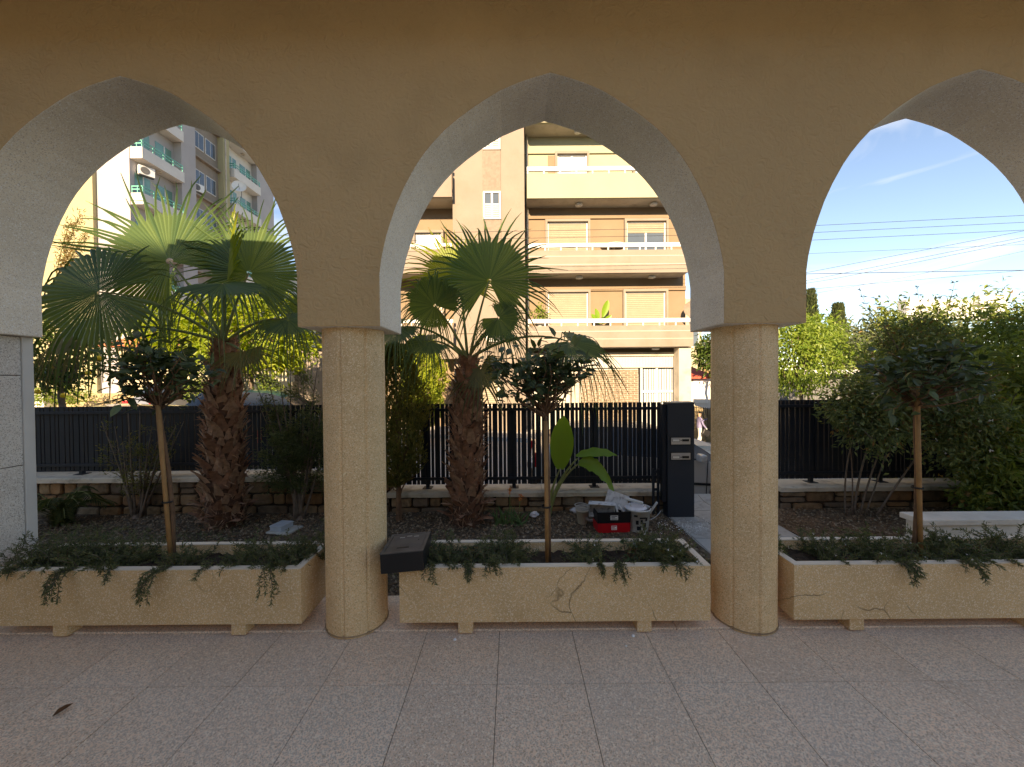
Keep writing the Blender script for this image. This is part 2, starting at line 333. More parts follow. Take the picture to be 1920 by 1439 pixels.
def clump_points(c, rad, ncl, nper, spread, shell=.55):
    """leaf positions gathered in clumps through an ellipsoid, most of them near its skin"""
    c = np.asarray(c, float); rad = np.asarray(rad, float)
    cc = nrm(rng.normal(size=(ncl, 3))) * (shell + (1 - shell) * rng.random((ncl, 1)) ** .7) * rad * (.82 + .3 * rng.random((ncl, 1)))
    pts = (cc[:, None, :] + rng.normal(size=(ncl, nper, 3)) * spread).reshape(-1, 3)
    outd = nrm(pts / rad ** 1.2 + .0001)
    return pts + c, outd, cc + c
def limb(mb, a, b, ra, rb, wob=.05, n=6, k=5):
    a, b = Vector(a), Vector(b); L = (b - a).length; pts = []
    for i in range(k + 1):
        t = i / k; p = a.lerp(b, t)
        if 0 < i < k: p += Vector((random.gauss(0, 1), random.gauss(0, 1), random.gauss(0, .5))) * wob * L
        pts.append(p)
    mb.tube(pts, [ra + (rb - ra) * i / k for i in range(k + 1)], n)
    return pts
def crown_tree(name, label, cat, base, trunk_top, c, rad, leaf, ncl, nper, spread, L, W, bark='bark_grey', tr=.08, near=False, group=None, shell=.5, upb=.3, droop=.3, fill=0):
    t = thing(name, label, cat, group, loc=base); inv = -Vector(base)
    pts, outd, cc = clump_points(Vector(c) + inv, rad, ncl, nper, spread, shell)
    mb = MB(); tt = Vector(trunk_top) + inv
    limb(mb, (0, 0, -.05), tt, tr, tr * .6, .02)
    for q in cc[:: max(1, len(cc) // 26)]: limb(mb, tt - Vector((0, 0, random.random() * tr * 2)), Vector(q), tr * .35, tr * .08, .07, 5, 4)
    mb.build('trunk', bark, t, smooth=True)
    n = len(pts); D = nrm(outd * .8 + rng.normal(size=(n, 3)) * .7 + np.array([0, 0, -droop])); Nn = nrm(outd * .6 + rng.normal(size=(n, 3)) * .6 + np.array([0, -.1, .6]))
    leaf_mesh('crown', pts, D, Nn, L * (.7 + .6 * rng.random(n)), W * (.7 + .6 * rng.random(n)), leaf, t, near)
    return t

# ================================================================== SETTING
GZ = -0.25                                   # garden level, a step below the porch
def street_z(x, y): return -0.62 - 0.055 * max(-14, min(x, 9)) - (max(0, y - 9) * .06 if x > 6.5 else 0)
def sheet(name, m, xs, ys, zf, parent=None):
    v = [(x, y, zf(x, y)) for y in ys for x in xs]; nx = len(xs)
    f = [(j * nx + i, j * nx + i + 1, (j + 1) * nx + i + 1, (j + 1) * nx + i) for j in range(len(ys) - 1) for i in range(nx - 1)]
    return MB().add(v, f).build(name, m, parent)
structure(sheet('ground', 'terrain', [-1200, -60, 60, 1200], [-900, 5.9, 60, 1500], lambda x, y: -3.2))
structure(sheet('street', 'asphalt', [-60, -14, -8, -4, 0, 4, 6.5, 6.6, 9, 14, 60], [5.8, 7, 9, 12, 14.2, 17, 22, 30, 60], street_z))
structure(sheet('pavement', 'pavement', [-60, -14, -8, -4, 0, 4, 7.2], [13.6, 15.9], lambda x, y: street_z(min(x, 6.4), y) + .12))
bx('kerb', None, 'pavement', -60, 7.2, 13.45, 13.6, -1.3, 0); bpy.data.objects.remove(bpy.data.objects['kerb'])
kb = MB()
for a, b in ((-60, -14), (-14, -8), (-8, -4), (-4, 0), (0, 4), (4, 7.2)):
    za, zb = street_z(a, 13), street_z(min(b, 6.4), 13)
    kb.add([(a, 13.42, za - .1), (b, 13.42, zb - .1), (b, 13.42, zb + .125), (a, 13.42, za + .125), (a, 13.6, za - .1), (b, 13.6, zb - .1), (b, 13.6, zb + .125), (a, 13.6, za + .125)],
           [(0, 1, 2, 3), (3, 2, 6, 7), (4, 7, 6, 5)])
structure(kb.build('kerb', 'pavement'))

# ---- porch floor: terrazzo tiles, each one a slab
TS = .457; X0 = -.0909; YR = [2.408, 1.986, 1.529, 1.072, .615, .158]
pf = structure(bx('porch_floor', None, 'grout', -4.6, 9.2, -2.299, 2.79, -.6, -.004))
k0 = int((-4.2 - X0) / TS) - 1
tile_me = {}
for r in range(5):
    y1, y0 = YR[r], YR[r + 1]
    for k in range(k0 + 1, 20):
        xa = X0 + k * TS
        key = (round(y1 - y0, 3), (k * 7 + r * 3) % 5 % 2)
        if key not in tile_me:
            g = .0016; h = (y1 - y0)
            tile_me[key] = MB().box(g, TS - g, g, h - g, -.02, 0).build('tile', 'terrazzo' if key[1] == 0 else 'terrazzo_warm', pf, bevel=.0012, loc=(xa, y0, 0))
        else: link_copy(tile_me[key], pf, loc=(xa, y0, random.uniform(-.0006, .0006)))
bx('floor_slab', pf, 'terrazzo', -4.55, 9.15, -2.3, .155, -.05, 0)
sx = -4.5
while sx < 9:
    wd = random.choice((1.05, 1.32, .92)); MB().box(sx + .002, sx + wd - .002, 2.411, 2.80, -.04, .010)  .build('sill_slab', 'terrazzo', pf, bevel=.003); sx += wd

# ---- arcade building
NEAR, FAR = 2.31, 2.75; CXA = .243; BAY = 2.557; PXM = NEAR / F
ZC = 1.6 + 98.5 * PXM; ZTOP = 4.15
prof = [(321.3, 611), (321.3, 560), (321.3, 510), (318.5, 488), (314, 467), (308.5, 444), (301, 420), (289, 386), (274, 353), (254, 317), (239, 295), (221, 273), (197, 248), (171, 226.5), (145, 208), (118, 190.5), (93, 175.8), (60, 162), (28, 151.5), (0, 144)]
half = [(u * PXM, 1.6 + (709 - y) * PXM) for u, y in prof]
half[0] = (half[0][0], ZC)
curve = [(-u, z) for u, z in half] + [(u, z) for u, z in half[::-1][1:]]
arc = thing('arcade_building', 'beige plastered arcade of pointed arches on round columns framing the garden', 'arcade')
wm = MB(); arches = [CXA + BAY * k for k in (-1, 0, 1, 2)]
def strip(xa, za, xb, zb):
    for y, flip in ((NEAR, False), (FAR, True)):
        q = [(xa, y, za), (xb, y, zb), (xb, y, ZTOP), (xa, y, ZTOP)]
        wm.add(q, [(3, 2, 1, 0)] if flip else [(0, 1, 2, 3)], 0 if y == NEAR else 0)
for c in arches:
    for (ua, za), (ub, zb) in zip(curve[:-1], curve[1:]):
        if abs(ub - ua) > 1e-6: strip(c + ua, za, c + ub, zb)
        wm.add([(c + ua, NEAR, za), (c + ub, NEAR, zb), (c + ub, FAR, zb), (c + ua, FAR, za)], [(3, 2, 1, 0)], 1)
hw = half[0][0]
caps = [(-4.6, arches[0] - hw)] + [(arches[i] + hw, arches[i + 1] - hw) for i in range(3)] + [(arches[3] + hw, 9.2)]
for a, b in caps:
    z1_, z2_ = half[1][1], half[2][1]
    pg = [(a, ZC), (b, ZC), (b, z1_), (b, z2_), (b, ZTOP), (a, ZTOP), (a, z2_), (a, z1_)]
    wm.add([(x, NEAR, z) for x, z in pg], [tuple(range(8))]); wm.add([(x, FAR, z) for x, z in pg], [tuple(range(7, -1, -1))])
    wm.add([(a, NEAR, ZC), (b, NEAR, ZC), (b, FAR, ZC), (a, FAR, ZC)], [(3, 2, 1, 0)], 1)
wo = wm.build('arch_wall', ['stucco', 'intrados'], arc)
bm = bmesh.new(); bm.from_mesh(wo.data); bmesh.ops.remove_doubles(bm, verts=bm.verts, dist=1e-4); bm.to_mesh(wo.data); bm.free()
b = wo.modifiers.new('edge', 'BEVEL'); b.width = .007; b.segments = 2; b.limit_method = 'ANGLE'; b.angle_limit = R(55)
RB = 1.5                                       # porch roof cut short for sky light from the added court behind the photographer
bx('ceiling', arc, 'ceiling', -4.6, 9.2, RB, NEAR + .002, 4.0, 4.13)
bx('roof', arc, 'plaster_white', -4.65, 9.25, RB - .02, FAR + .02, 4.152, 4.22)
bx('end_wall', arc, 'stucco', -4.72, -4.6, -2.3, FAR - .01, -.3, 4.15)
bx('end_lintel', arc, 'stucco', 9.2, 9.32, RB, FAR - .01, 3.5, 4.15)
sun_blocker = thing('sun_blocking_building', 'unseen cream building added to block the sun across the court behind the arcade', 'building')  # unseen building, added to block the sun and bounce light into the porch
bx('wall', sun_blocker, 'paint_court', -34, 30, -27, -20, -.3, 13.2)
for k in range(7):
    f = bx('window', sun_blocker, 'paint_white', -13.5 + k * 4.4, -12 + k * 4.4, -19.995, -19.95, 1.0, 2.6); bx('pane', f, 'glass_dark', -13.4 + k * 4.4, -12.1 + k * 4.4, -19.949, -19.94, 1.1, 2.5)
structure(bx('added_court', None, 'paint_court', -34, 30, -20, -2.3, -.3, -.012))  # unseen open ground, added so sky light reaches the porch from behind
# round columns of eight bulging panels with recessed joints
def column(x, y, r, z0, z1):
    n = 96; ring = []
    for k in range(n):
        a = 2 * math.pi * k / n; j = ((math.degrees(a) + 3) % 45); dj = min(j, 45 - j)
        ring.append((r - (.008 if dj < 2.4 else 0), a, dj))
    mb = MB(); vs = []
    for z in (z0, z1): vs += [(x + rr * math.cos(a), y + rr * math.sin(a), z) for rr, a, _ in ring]
    for k in range(n):
        k2 = (k + 1) % n; mb.add([vs[k], vs[k2], vs[k2 + n], vs[k + n]], [(0, 1, 2, 3)], 1 if ring[k][2] < 2.6 and ring[k2][2] < 2.6 else 0)
    return mb.build('column', ['column_stone', 'column_joint'], arc)
for k in range(3):
    cx = CXA + BAY * (k - .5); column(cx, 2.53, .19, 0.001, ZC + .02)
    col_ring = MB(); col_ring.lathe([(.196, 0), (.196, .006), (.188, .007)], (cx, 2.53, .0105), 48).build('column_base', 'column_joint', arc)
# left end pier of stacked blocks
pr = bx('pier', arc, 'grout', -4.58, -3.424, 2.36, 2.70, 0, ZC)
zs = [0.011, .27, 1.02, 1.645, ZC - .001]
for a, b in zip(zs[:-1], zs[1:]): MB().box(-4.56, -3.414, 2.345, 2.676, a + .003, b - .003).build('block', 'pier_stone', pr, bevel=.002)
bx('corner_strip', pr, 'pier_edge', -3.47, -3.405, 2.679, 2.742, .011, ZC - .001, bevel=.004)

# ---- planters
def planter(label, xa, xb):
    t = thing('stone_planter', label, 'planter', 'stone planters between the columns', loc=((xa + xb) / 2, 2.56, 0.01))
    L = (xb - xa) / 2; D = .2; zb, zt, th = .078, .418, .042
    mb = MB()
    mb.box(-L, L, -D, -D + th, zb, zt); mb.box(-L, L, D - th, D, zb, zt)
    mb.box(-L, -L + th, -D + th, D - th, zb, zt); mb.box(L - th, L, -D + th, D - th, zb, zt); mb.box(-L + th, L - th, -D + th, D - th, zb, zb + .03)
    mb.build('trough', 'planter_stone', t)
    rm = MB()
    o = [(-L, -D), (L, -D), (L, D), (-L, D)]; i = [(-L + th, -D + th), (L - th, -D + th), (L - th, D - th), (-L + th, D - th)]
    for k in range(4):
        a, b_, c, d = o[k], o[(k + 1) % 4], i[(k + 1) % 4], i[k]
        ins = lambda p, s: (p[0] * (1 + s * .0), p[1])
        rm.add([(*a, zt), (*b_, zt), (*c, zt), (*d, zt), (*a, zt + .006), (*b_, zt + .006), (*c, zt + .006), (*d, zt + .006)], [(4, 5, 6, 7), (0, 1, 5, 4), (2, 3, 7, 6)])
    rm.build('rim', 'planter_rim', t)
    for fx in (-.58, .58):
        for fy in (-.14, .14): MB().box(fx * L - .045, fx * L + .045, fy - .045, fy + .045, 0, zb).build('foot', 'planter_stone', t, bevel=.003)
    nx, ny = 60, 14; mm = MB(); vs = []
    for j in range(ny + 1):
        for i_ in range(nx + 1):
            vs.append((-L + th + (2 * L - 2 * th) * i_ / nx, -D + th + (2 * D - 2 * th) * j / ny, zt - .065 + random.uniform(-.012, .014)))
    fs = [(j * (nx + 1) + i_, j * (nx + 1) + i_ + 1, (j + 1) * (nx + 1) + i_ + 1, (j + 1) * (nx + 1) + i_) for j in range(ny) for i_ in range(nx)]
    mm.add(vs, fs).build('soil', 'soil', t, smooth=True)
    return t
PZ = .428 - .06
planter('long stone planter left of the two columns, by the block pier', -3.235, -1.316)
planter('long stone planter standing between the two round columns', -.707, 1.218)
planter('long cracked stone planter to the right of both columns', 1.735, 3.66)

# ---- garden ground, path and gravel
structure(sheet('garden_bed', 'gravel_ground', np.linspace(-9, 2.05, 40), np.linspace(2.80, 5.5, 16), lambda x, y: GZ + random.uniform(-.012, .012)))
structure(sheet('leaf_bed', 'leaf_litter', np.linspace(3.29, 10, 30), np.linspace(2.80, 5.6, 16), lambda x, y: GZ + random.uniform(-.012, .012)))
path = structure(bx('path', None, 'paving', 2.05, 3.30, 2.8, 6.05, -1.2, GZ - .005))
def gravel(name, areas, n, lab):
    allv = []; allf = []; mi = []
    base = np.array([(1, 0, 0), (-1, 0, 0), (0, 1, 0), (0, -1, 0), (0, 0, 1), (0, 0, -1)], float)
    ff = [(0, 2, 4), (2, 1, 4), (1, 3, 4), (3, 0, 4), (2, 0, 5), (1, 2, 5), (3, 1, 5), (0, 3, 5)]
    tot = sum((a[1] - a[0]) * (a[3] - a[2]) * a[4] for a in areas); o = 0
    for a in areas:
        m_ = int(n * (a[1] - a[0]) * (a[3] - a[2]) * a[4] / tot)
        c = np.stack([rng.uniform(a[0], a[1], m_), rng.uniform(a[2], a[3], m_), GZ + .004 + rng.random(m_) * .012], 1)
        s = .007 + .013 * rng.random((m_, 1, 1)) ** 2; jit = .6 + .7 * rng.random((m_, 6, 1)); ang = rng.random(m_) * 6.28
        v = base[None] * jit * s * np.array([1.25, 1, .75]); ca, sa = np.cos(ang)[:, None], np.sin(ang)[:, None]
        v = np.stack([v[..., 0] * ca - v[..., 1] * sa, v[..., 0] * sa + v[..., 1] * ca, v[..., 2] + v[..., 0] * .3], 2) + c[:, None]
        allv.append(v.reshape(-1, 3))
        for i in range(m_): allf += [(x + o, y + o, z + o) for x, y, z in ff]; o += 6
        mi.append(np.repeat(rng.integers(0, 4, m_), 8))
    me = bpy.data.meshes.new(name); me.from_pydata(np.concatenate(allv).tolist(), [], allf)
    for k in range(4): me.materials.append(MT('pebble_%d' % k))
    me.polygons.foreach_set('material_index', np.concatenate(mi).astype(np.int32)); me.update()
    ob = bpy.data.objects.new(name, me); col.objects.link(ob); return stuff(tag(ob, lab, 'gravel'))
gravel('gravel', [(-6.6, 2.0, 3.4, 5.25, 1.0), (-1.6, 2.0, 2.82, 3.4, 1.3), (-5, -1.6, 2.82, 3.4, .5)], 26000, 'brown gravel covering the garden bed below the palms')
gravel('leaf_debris', [(3.32, 6.2, 3.2, 5.3, 1)], 5000, 'small stones and debris on the soil right of the path')
# crazy paving slabs on the path
def vor_slabs(parent, x0, x1, y0, y1, nx, ny, z):
    g = [[(x0 + (x1 - x0) * i / nx + (random.uniform(-.09, .09) if 0 < i < nx else 0), y0 + (y1 - y0) * j / ny + (random.uniform(-.09, .09) if 0 < j < ny else 0)) for i in range(nx + 1)] for j in range(ny + 1)]
    for j in range(ny):
        for i in range(nx):
            q = [g[j][i], g[j][i + 1], g[j + 1][i + 1], g[j + 1][i]]; cx = sum(p[0] for p in q) / 4; cy = sum(p[1] for p in q) / 4
            q = [(cx + (p[0] - cx) * .965, cy + (p[1] - cy) * .965) for p in q]; t = random.uniform(.008, .014)
            MB().add([(*p, z) for p in q] + [(*p, z + t) for p in q], [(4, 5, 6, 7), (0, 1, 5, 4), (1, 2, 6, 5), (2, 3, 7, 6), (3, 0, 4, 7)]).build('paving_slab', 'paving', parent, bevel=.003)
vor_slabs(path, 2.06, 3.28, 2.82, 6.0, 3, 8, GZ - .005)
vor_slabs(path, 3.30, 3.72, 2.9, 3.95, 1, 2, GZ - .002)

# ---- boundary walls of rough stone with coping
def stone_wall(label, x0, x1, y0, ztop, zg=GZ):
    t = thing('boundary_wall', label, 'stone wall', 'stone boundary walls', loc=((x0 + x1) / 2, y0 + .15, zg))
    ox, oy, oz = t.location
    def loc(a): return a
    bx('core', t, 'mortar', x0 - ox, x1 - ox, .028 - .15, .30 - .15, -.9, ztop - .07 - oz)
    z = zg - .06; top = ztop - .075
    rows = max(1, round((top - z) / .155)); hs = [random.uniform(.85, 1.15) for _ in range(rows)]; sc = (top - z) / sum(hs)
    for h in hs:
        h *= sc; x = x0
        while x < x1 - .04:
            wdt = min(random.uniform(.16, .46), x1 - x)
            if x1 - x - wdt < .1: wdt = x1 - x
            parts = [(z, z + h)] if random.random() > .16 or h < .12 else [(z, z + h * .5), (z + h * .5, z + h)]
            for a, b_ in parts:
                g = .007; pr_ = random.uniform(0, .03); n = 10; poly = []
                cxm, czm = x + wdt / 2, (a + b_) / 2; hx, hz = wdt / 2 - g, (b_ - a) / 2 - g
                for k in range(n):
                    an = 2 * math.pi * (k + .5) / n; ca, sa = math.cos(an), math.sin(an); e = .32
                    poly.append((cxm + math.copysign(abs(ca) ** e, ca) * hx * random.uniform(.93, 1), czm + math.copysign(abs(sa) ** e, sa) * hz * random.uniform(.9, 1)))
                yf = y0 + .03 - pr_ - .02
                v = [(px - ox, y0 + .06 - oy, pz - oz) for px, pz in poly] + [(px - ox, yf + .012 - oy, pz - oz) for px, pz in poly] + [(cxm + (px - cxm) * .86 - ox, yf - oy + random.uniform(-.006, .004), czm + (pz - czm) * .8 - oz) for px, pz in poly]
                f = [tuple(range(2 * n, 3 * n))] + [(k, (k + 1) % n, (k + 1) % n + n, k + n) for k in range(n)] + [(k + n, (k + 1) % n + n, (k + 1) % n + 2 * n, k + 2 * n) for k in range(n)]
                MB().add(v, f).build('stone', random.choice(STONES), t)
            x += wdt
        z += h
    x = x0 - .03
    while x < x1 - .05:
        wdt = min(random.uniform(.9, 1.3), x1 + .03 - x)
        mb = MB(); n = 7; vs = []
        for i in range(n + 1):
            px = x + .002 + (wdt - .004) * i / n - ox; j = lambda s: random.uniform(-s, s)
            vs += [(px, -.205 + j(.006), ztop - .068 - oz + j(.004)), (px, -.208 + j(.008), ztop - .014 - oz + j(.004)), (px, -.19 + j(.003), ztop - oz + j(.002)), (px, .19, ztop - oz), (px, .2, ztop - .068 - oz)]
        fs = [(0, 1, 2, 3, 4)[::-1], tuple(5 * n + k for k in range(5))]
        for i in range(n):
            for k in range(5): fs.append((5 * i + k, 5 * i + (k + 1) % 5, 5 * i + 5 + (k + 1) % 5, 5 * i + 5 + k)[::-1])
        mb.add(vs, fs).build('coping_slab', 'coping', t, smooth=False); x += wdt
    return t
YW = 5.32; ZL, ZM, ZR = .268, .03, .07
stone_wall('taller stretch of rough stone wall with pale coping behind the left palm', -8.6, -1.72, YW, ZL)
stone_wall('low stone wall with pale coping behind the right palm, ending at the mailbox pillar', -1.70, 2.12, YW, ZM)
stone_wall('low stone wall with pale coping right of the gate, under the flowering shrub', 3.72, 9.6, YW, ZR)

# ---- fences of vertical slats in three widths
def fence(label, x0, x1, zb, zt, posts, y=YW + .15):
    t = thing('slat_fence', label, 'fence', 'dark slat fences on the boundary walls', loc=((x0 + x1) / 2, y, zb - .06))
    ox, oy, oz = t.location; protos = {}
    x = x0; k = 0; W3 = (.071, .052, .038)
    while x < x1 - .03:
        wd = W3[(0, 1, 2)[k % 3]]
        if wd not in protos:
            protos[wd] = MB().box(-wd / 2, wd / 2, -.01, .01, 0, zt - zb).build('slat', 'metal_dark', t, loc=(x + wd / 2 - ox, 0, zb - oz))
        else: link_copy(protos[wd], t, loc=(x + wd / 2 - ox, random.uniform(-.001, .001), zb - oz))
        x += wd + .0148; k += 1
    for rz in (zt - .085, zb + .085): MB().box(x0 - ox - .02, x1 - ox + .02, -.046, -.0115, rz - oz - .02, rz - oz + .02).build('rail', 'metal_dark', t, bevel=.003)
    for p in posts:
        MB().box(p - ox - .025, p - ox + .025, .011, .06, .002, zt - zb - .02).build('post', 'metal_dark', t, bevel=.003)
        MB().box(p - ox - .065, p - ox + .065, -.03, .10, -.001, .008).build('base_plate', 'metal_dark', t)
    return t
zf_t = at(985, 757, YW + .15).z
fence('dark vertical slat fence on the tall stone wall behind the left palm', -8.5, -1.75, ZL + .06, zf_t + .005, [at(393, 870, YW).x - 3.0, at(126, 870, YW).x, at(378, 870, YW).x, at(508, 870, YW).x, -2.2])
fence('dark vertical slat fence between the columns, reaching the mailbox pillar', -1.72, 2.14, ZM + .06, zf_t + .005, [at(797, 910, YW).x, at(964, 910, YW).x, at(1119, 910, YW).x])
fence('dark vertical slat fence right of the gate, half hidden by the flowering shrub', 3.74, 9.4, ZR + .06, zf_t + .02, [at(1539, 905, YW).x, at(1673, 905, YW).x, 6.9, 8.2])

# ---- mailbox pillar and gate posts
pb = atz(1277, 971, GZ); PY = pb.y; xa, xb = at(1252, 900, PY).x, at(1302, 900, PY).x; zt = at(1277, 756, PY).z
mp_ = thing('mailbox_pillar', 'dark grey metal pillar with two letter slots beside the gate opening', 'pillar', loc=((xa + xb) / 2, PY, GZ))
MB().box(xa - (xa + xb) / 2, xb - (xa + xb) / 2, 0, .16, 0, zt - GZ).build('panel', 'pillar_metal', mp_, bevel=.004)
MB().box(xa - (xa + xb) / 2 - .01, xb - (xa + xb) / 2 + .006, -.006, .17, zt - GZ + .001, zt - GZ + .012).build('top_cap', 'coping', mp_)
MB().box(xa - (xa + xb) / 2 - .055, xa - (xa + xb) / 2 - .003, .03, .12, .2, zt - GZ - .02).build('side_post', 'metal_dark', mp_, bevel=.003)
for ya, yb in ((821, 833.5), (849.5, 862)):
    za, zb = at(1276, yb, PY).z - GZ, at(1276, ya, PY).z - GZ; sxa, sxb = at(1258, 840, PY).x - mp_.location.x, at(1294, 840, PY).x - mp_.location.x
    s = MB().box(sxa, sxb, -.012, -.0005, za, zb).build('letter_slot', 'slot_metal', mp_, bevel=.002)
    MB().box(sxa - .012, sxb + .012, -.004, -.0003, za - .012, zb + .012).build('slot_frame', 'slot_dark', s)
    hz = .62 if ya < 840 else .38; zc = za + (zb - za) * hz; hh = (zb - za) * .17
    MB().box(sxa + .02, sxa + .105, -.0145, -.0122, zc - hh, zc + hh).build('name_plate', 'slot_white', s)
    MB().box(sxa + .016, sxa + .109, -.0135, -.0121, zc - hh - .004, zc + hh + .004).build('plate_frame', 'slot_dark', s)
    MB().box(sxb - .11, sxb - .02, -.0145, -.0122, zc - hh, zc + hh).build('opening', 'slot_dark', s)
    MB().lathe([(.007, 0), (.007, .004)], (0, 0, 0), 10).build('lock', 'slot_dark', s, loc=((sxa + sxb) / 2 + .0, -.0145, zc)).rotation_euler = (R(90), 0, 0)
gy = 5.12; g0 = at(1225, 945, gy); g1 = at(1234, 945, gy)
gp = thing('gate_bracket', 'narrow dark steel bracket post standing behind the bucket', 'post', loc=(g0.x, gy, GZ))
for dx in (0, g1.x - g0.x): MB().box(dx - .014, dx + .014, -.014, .014, 0, .62).build('upright', 'metal_dark', gp)
for zz in (.57, .33): MB().box(.015, g1.x - g0.x - .015, -.012, .012, zz, zz + .03).build('cross_bar', 'metal_dark', gp)
# low white wall at the right
lw = thing('low_white_wall', 'low white rendered wall with a slab top behind the right planter', 'low wall', loc=(5.6, 3.9, GZ))
lx = at(1733, 976, 3.7).x - 5.6; lz = at(1733, 976, 3.7).z - GZ
MB().box(lx + .04, 3.2, -.165, .01, -.1, lz - .055).build('wall', 'plaster_white', lw)
MB().box(lx, 3.25, -.2, .04, lz - .0545, lz).build('top_slab', 'plaster_white', lw, bevel=.005)

# ================================================================== BUILDINGS
def windowpart(parent, x0, x1, z0, z1, y, kind='shutter', fr='paint_white', drop=1.0, glass='glass_dark', fw=.05):
    """window set in a wall that faces the garden: frame, panes, roller shutter (drop = share of the opening it covers)"""
    w_ = MB()
    w_.box(x0, x0 + fw, y - .04, y + .03, z0, z1); w_.box(x1 - fw, x1, y - .04, y + .03, z0, z1)
    w_.box(x0 + fw, x1 - fw, y - .04, y + .03, z1 - fw, z1); w_.box(x0 + fw, x1 - fw, y - .04, y + .03, z0, z0 + fw)
    f = w_.build('window', fr, parent)
    sr = MB(); d_ = .16
    sr.box(x0 - .09, x0 - .003, y - d_, y + .019, z0, z1 + .1); sr.box(x1 + .003, x1 + .09, y - d_, y + .019, z0, z1 + .1); sr.box(x0 - .003, x1 + .003, y - d_, y + .019, z1 + .003, z1 + .1); sr.box(x0 - .12, x1 + .12, y - d_ - .04, y + .019, z0 - .07, z0 - .003)
    if fw < .06: sr.build('surround', 'paint_peach_light', f)
    zs = z1 - fw - (z1 - z0 - 2 * fw) * drop if drop > 0 else z1 - fw
    if drop < 1:
        npn = 2; wx = (x1 - x0 - 2 * fw) / npn
        for k in range(npn): MB().box(x0 + fw + wx * k + .015, x0 + fw + wx * (k + 1) - .015, y + .0, y + .012, z0 + fw + .001, zs).build('pane', glass, f)
        MB().box((x0 + x1) / 2 - .035, (x0 + x1) / 2 + .035, y - .03, y + .02, z0 + fw, zs - .001).build('mullion', fr, f)
    if drop > 0:
        mb = MB(); n = max(3, int((z1 - fw - zs) / .075))
        for k in range(n):
            a = zs + (z1 - fw - zs) * k / n; b_ = zs + (z1 - fw - zs) * (k + 1) / n
            mb.add([(x0 + fw, y - .012, a), (x1 - fw, y - .012, a), (x1 - fw, y - .028, a + (b_ - a) * .5), (x0 + fw, y - .028, a + (b_ - a) * .5), (x1 - fw, y - .012, b_), (x0 + fw, y - .012, b_)], [(0, 1, 2, 3), (3, 2, 4, 5)])
        mb.build('shutter', 'shutter', f)
    return f
YB = 15.0; YR_ = 15.9                        # balcony fronts and the wall behind them
def bX(px): return at(px, 600, YB).x
def bZ(py, px=1140, Y=YB): return at(px, py, Y).z
ap = thing('apartment_building', 'peach apartment block with long balconies facing the arcade across the street', 'apartment block')
XR = bX(1305); XL = bX(986); BZ0 = -1.4
bx('wall', ap, 'paint_orange', XL - .3, XR, YR_, YR_ + 8, 2.6, bZ(388) + .5)          # recessed wall of the lower flats
bx('upper_wall', ap, 'paint_yellow', XL - .3, XR + .3, YR_, YR_ + 8, bZ(388) + .501, 14.5)
def balcony(px0, px1, ytop, ybot, m, rail=True, sy=None, parapet_m=None):
    x0, x1 = bX(px0), bX(px1); zt_, zb_ = bZ(ytop), bZ(ybot)
    s = bx('balcony', ap, m, x0, x1, YB, YB + .12, zb_, zt_)
    bx('slab', s, 'soffit', x0 + .002, x1 - .002, YB + .125, YR_ - .003, zb_ + .004, zb_ + .16)
    bx('side', s, m, x0, x0 + .1, YB + .123, YR_ - .003, zb_ + .165, zt_ - .003); bx('side', s, m, x1 - .1, x1, YB + .123, YR_ - .003, zb_ + .165, zt_ - .003)
    for gz in ((.38, .74) if zt_ < 9 else ()): bx('groove', s, 'soffit', x0 + .01, x1 - .01, YB - .004, YB - .0005, zb_ + (zt_ - zb_) * gz - .012, zb_ + (zt_ - zb_) * gz + .012)
    for lx_ in (.33, .8): MB().lathe([(.14, -.09), (.15, -.04), (.12, 0)], (x0 + (x1 - x0) * lx_, YB + .5, zb_ + .002), 16).build('ceiling_lamp', 'paint_white', s, smooth=True)
    if rail:
        rl = bx('handrail', s, 'paint_white', x0, x1, YB + .02, YB + .10, zt_ + .12, zt_ + .28)
        n = 10
        for k in range(n + 1): bx('rail_post', rl, 'paint_white', x0 + .03 + (x1 - x0 - .06) * k / n - .025, x0 + .03 + (x1 - x0 - .06) * k / n + .025, YB + .03, YB + .09, zt_ - .02, zt_ + .118)
    return s
balcony(990, 1296, 325, 371, 'paint_yellow'); balcony(992, 1291, 469, 512, 'paint_peach_light'); balcony(990, 1300, 611, 651, 'paint_peach_light')
balcony(988, 1296, 181, 229, 'paint_yellow')
# lintel bands
for ya, yb, m in ((404, 411, 'paint_orange'), (538.5, 546, 'paint_orange'), (279, 289, 'paint_yellow')):
    bx('lintel_band', ap, m, XL - .05, XR - .01, YR_ - .07, YR_ - .003, bZ(yb, 1140, YR_), bZ(ya, 1140, YR_))
def rX(px): return at(px, 600, YR_).x
def rZ(py): return at(1140, py, YR_).z
windowpart(ap, rX(1027), rX(1102), rZ(478), rZ(418), YR_ - .02); windowpart(ap, rX(1174), rX(1247), rZ(478), rZ(418), YR_ - .02, drop=.33)
windowpart(ap, rX(1027), rX(1102), rZ(618), rZ(549), YR_ - .02); windowpart(ap, rX(1171), rX(1246), rZ(618), rZ(549), YR_ - .02)
windowpart(ap, rX(1046), rX(1101), rZ(340), rZ(292), YR_ - .02, drop=0, glass='glass_pale'); windowpart(ap, rX(1190), rX(1262), rZ(340), rZ(292), YR_ - .02, drop=0, glass='glass_pale')
bx('door_leaf', ap, 'paint_orange', rX(1029), rX(1045), YR_ - .03, YR_ - .003, rZ(340), rZ(292))
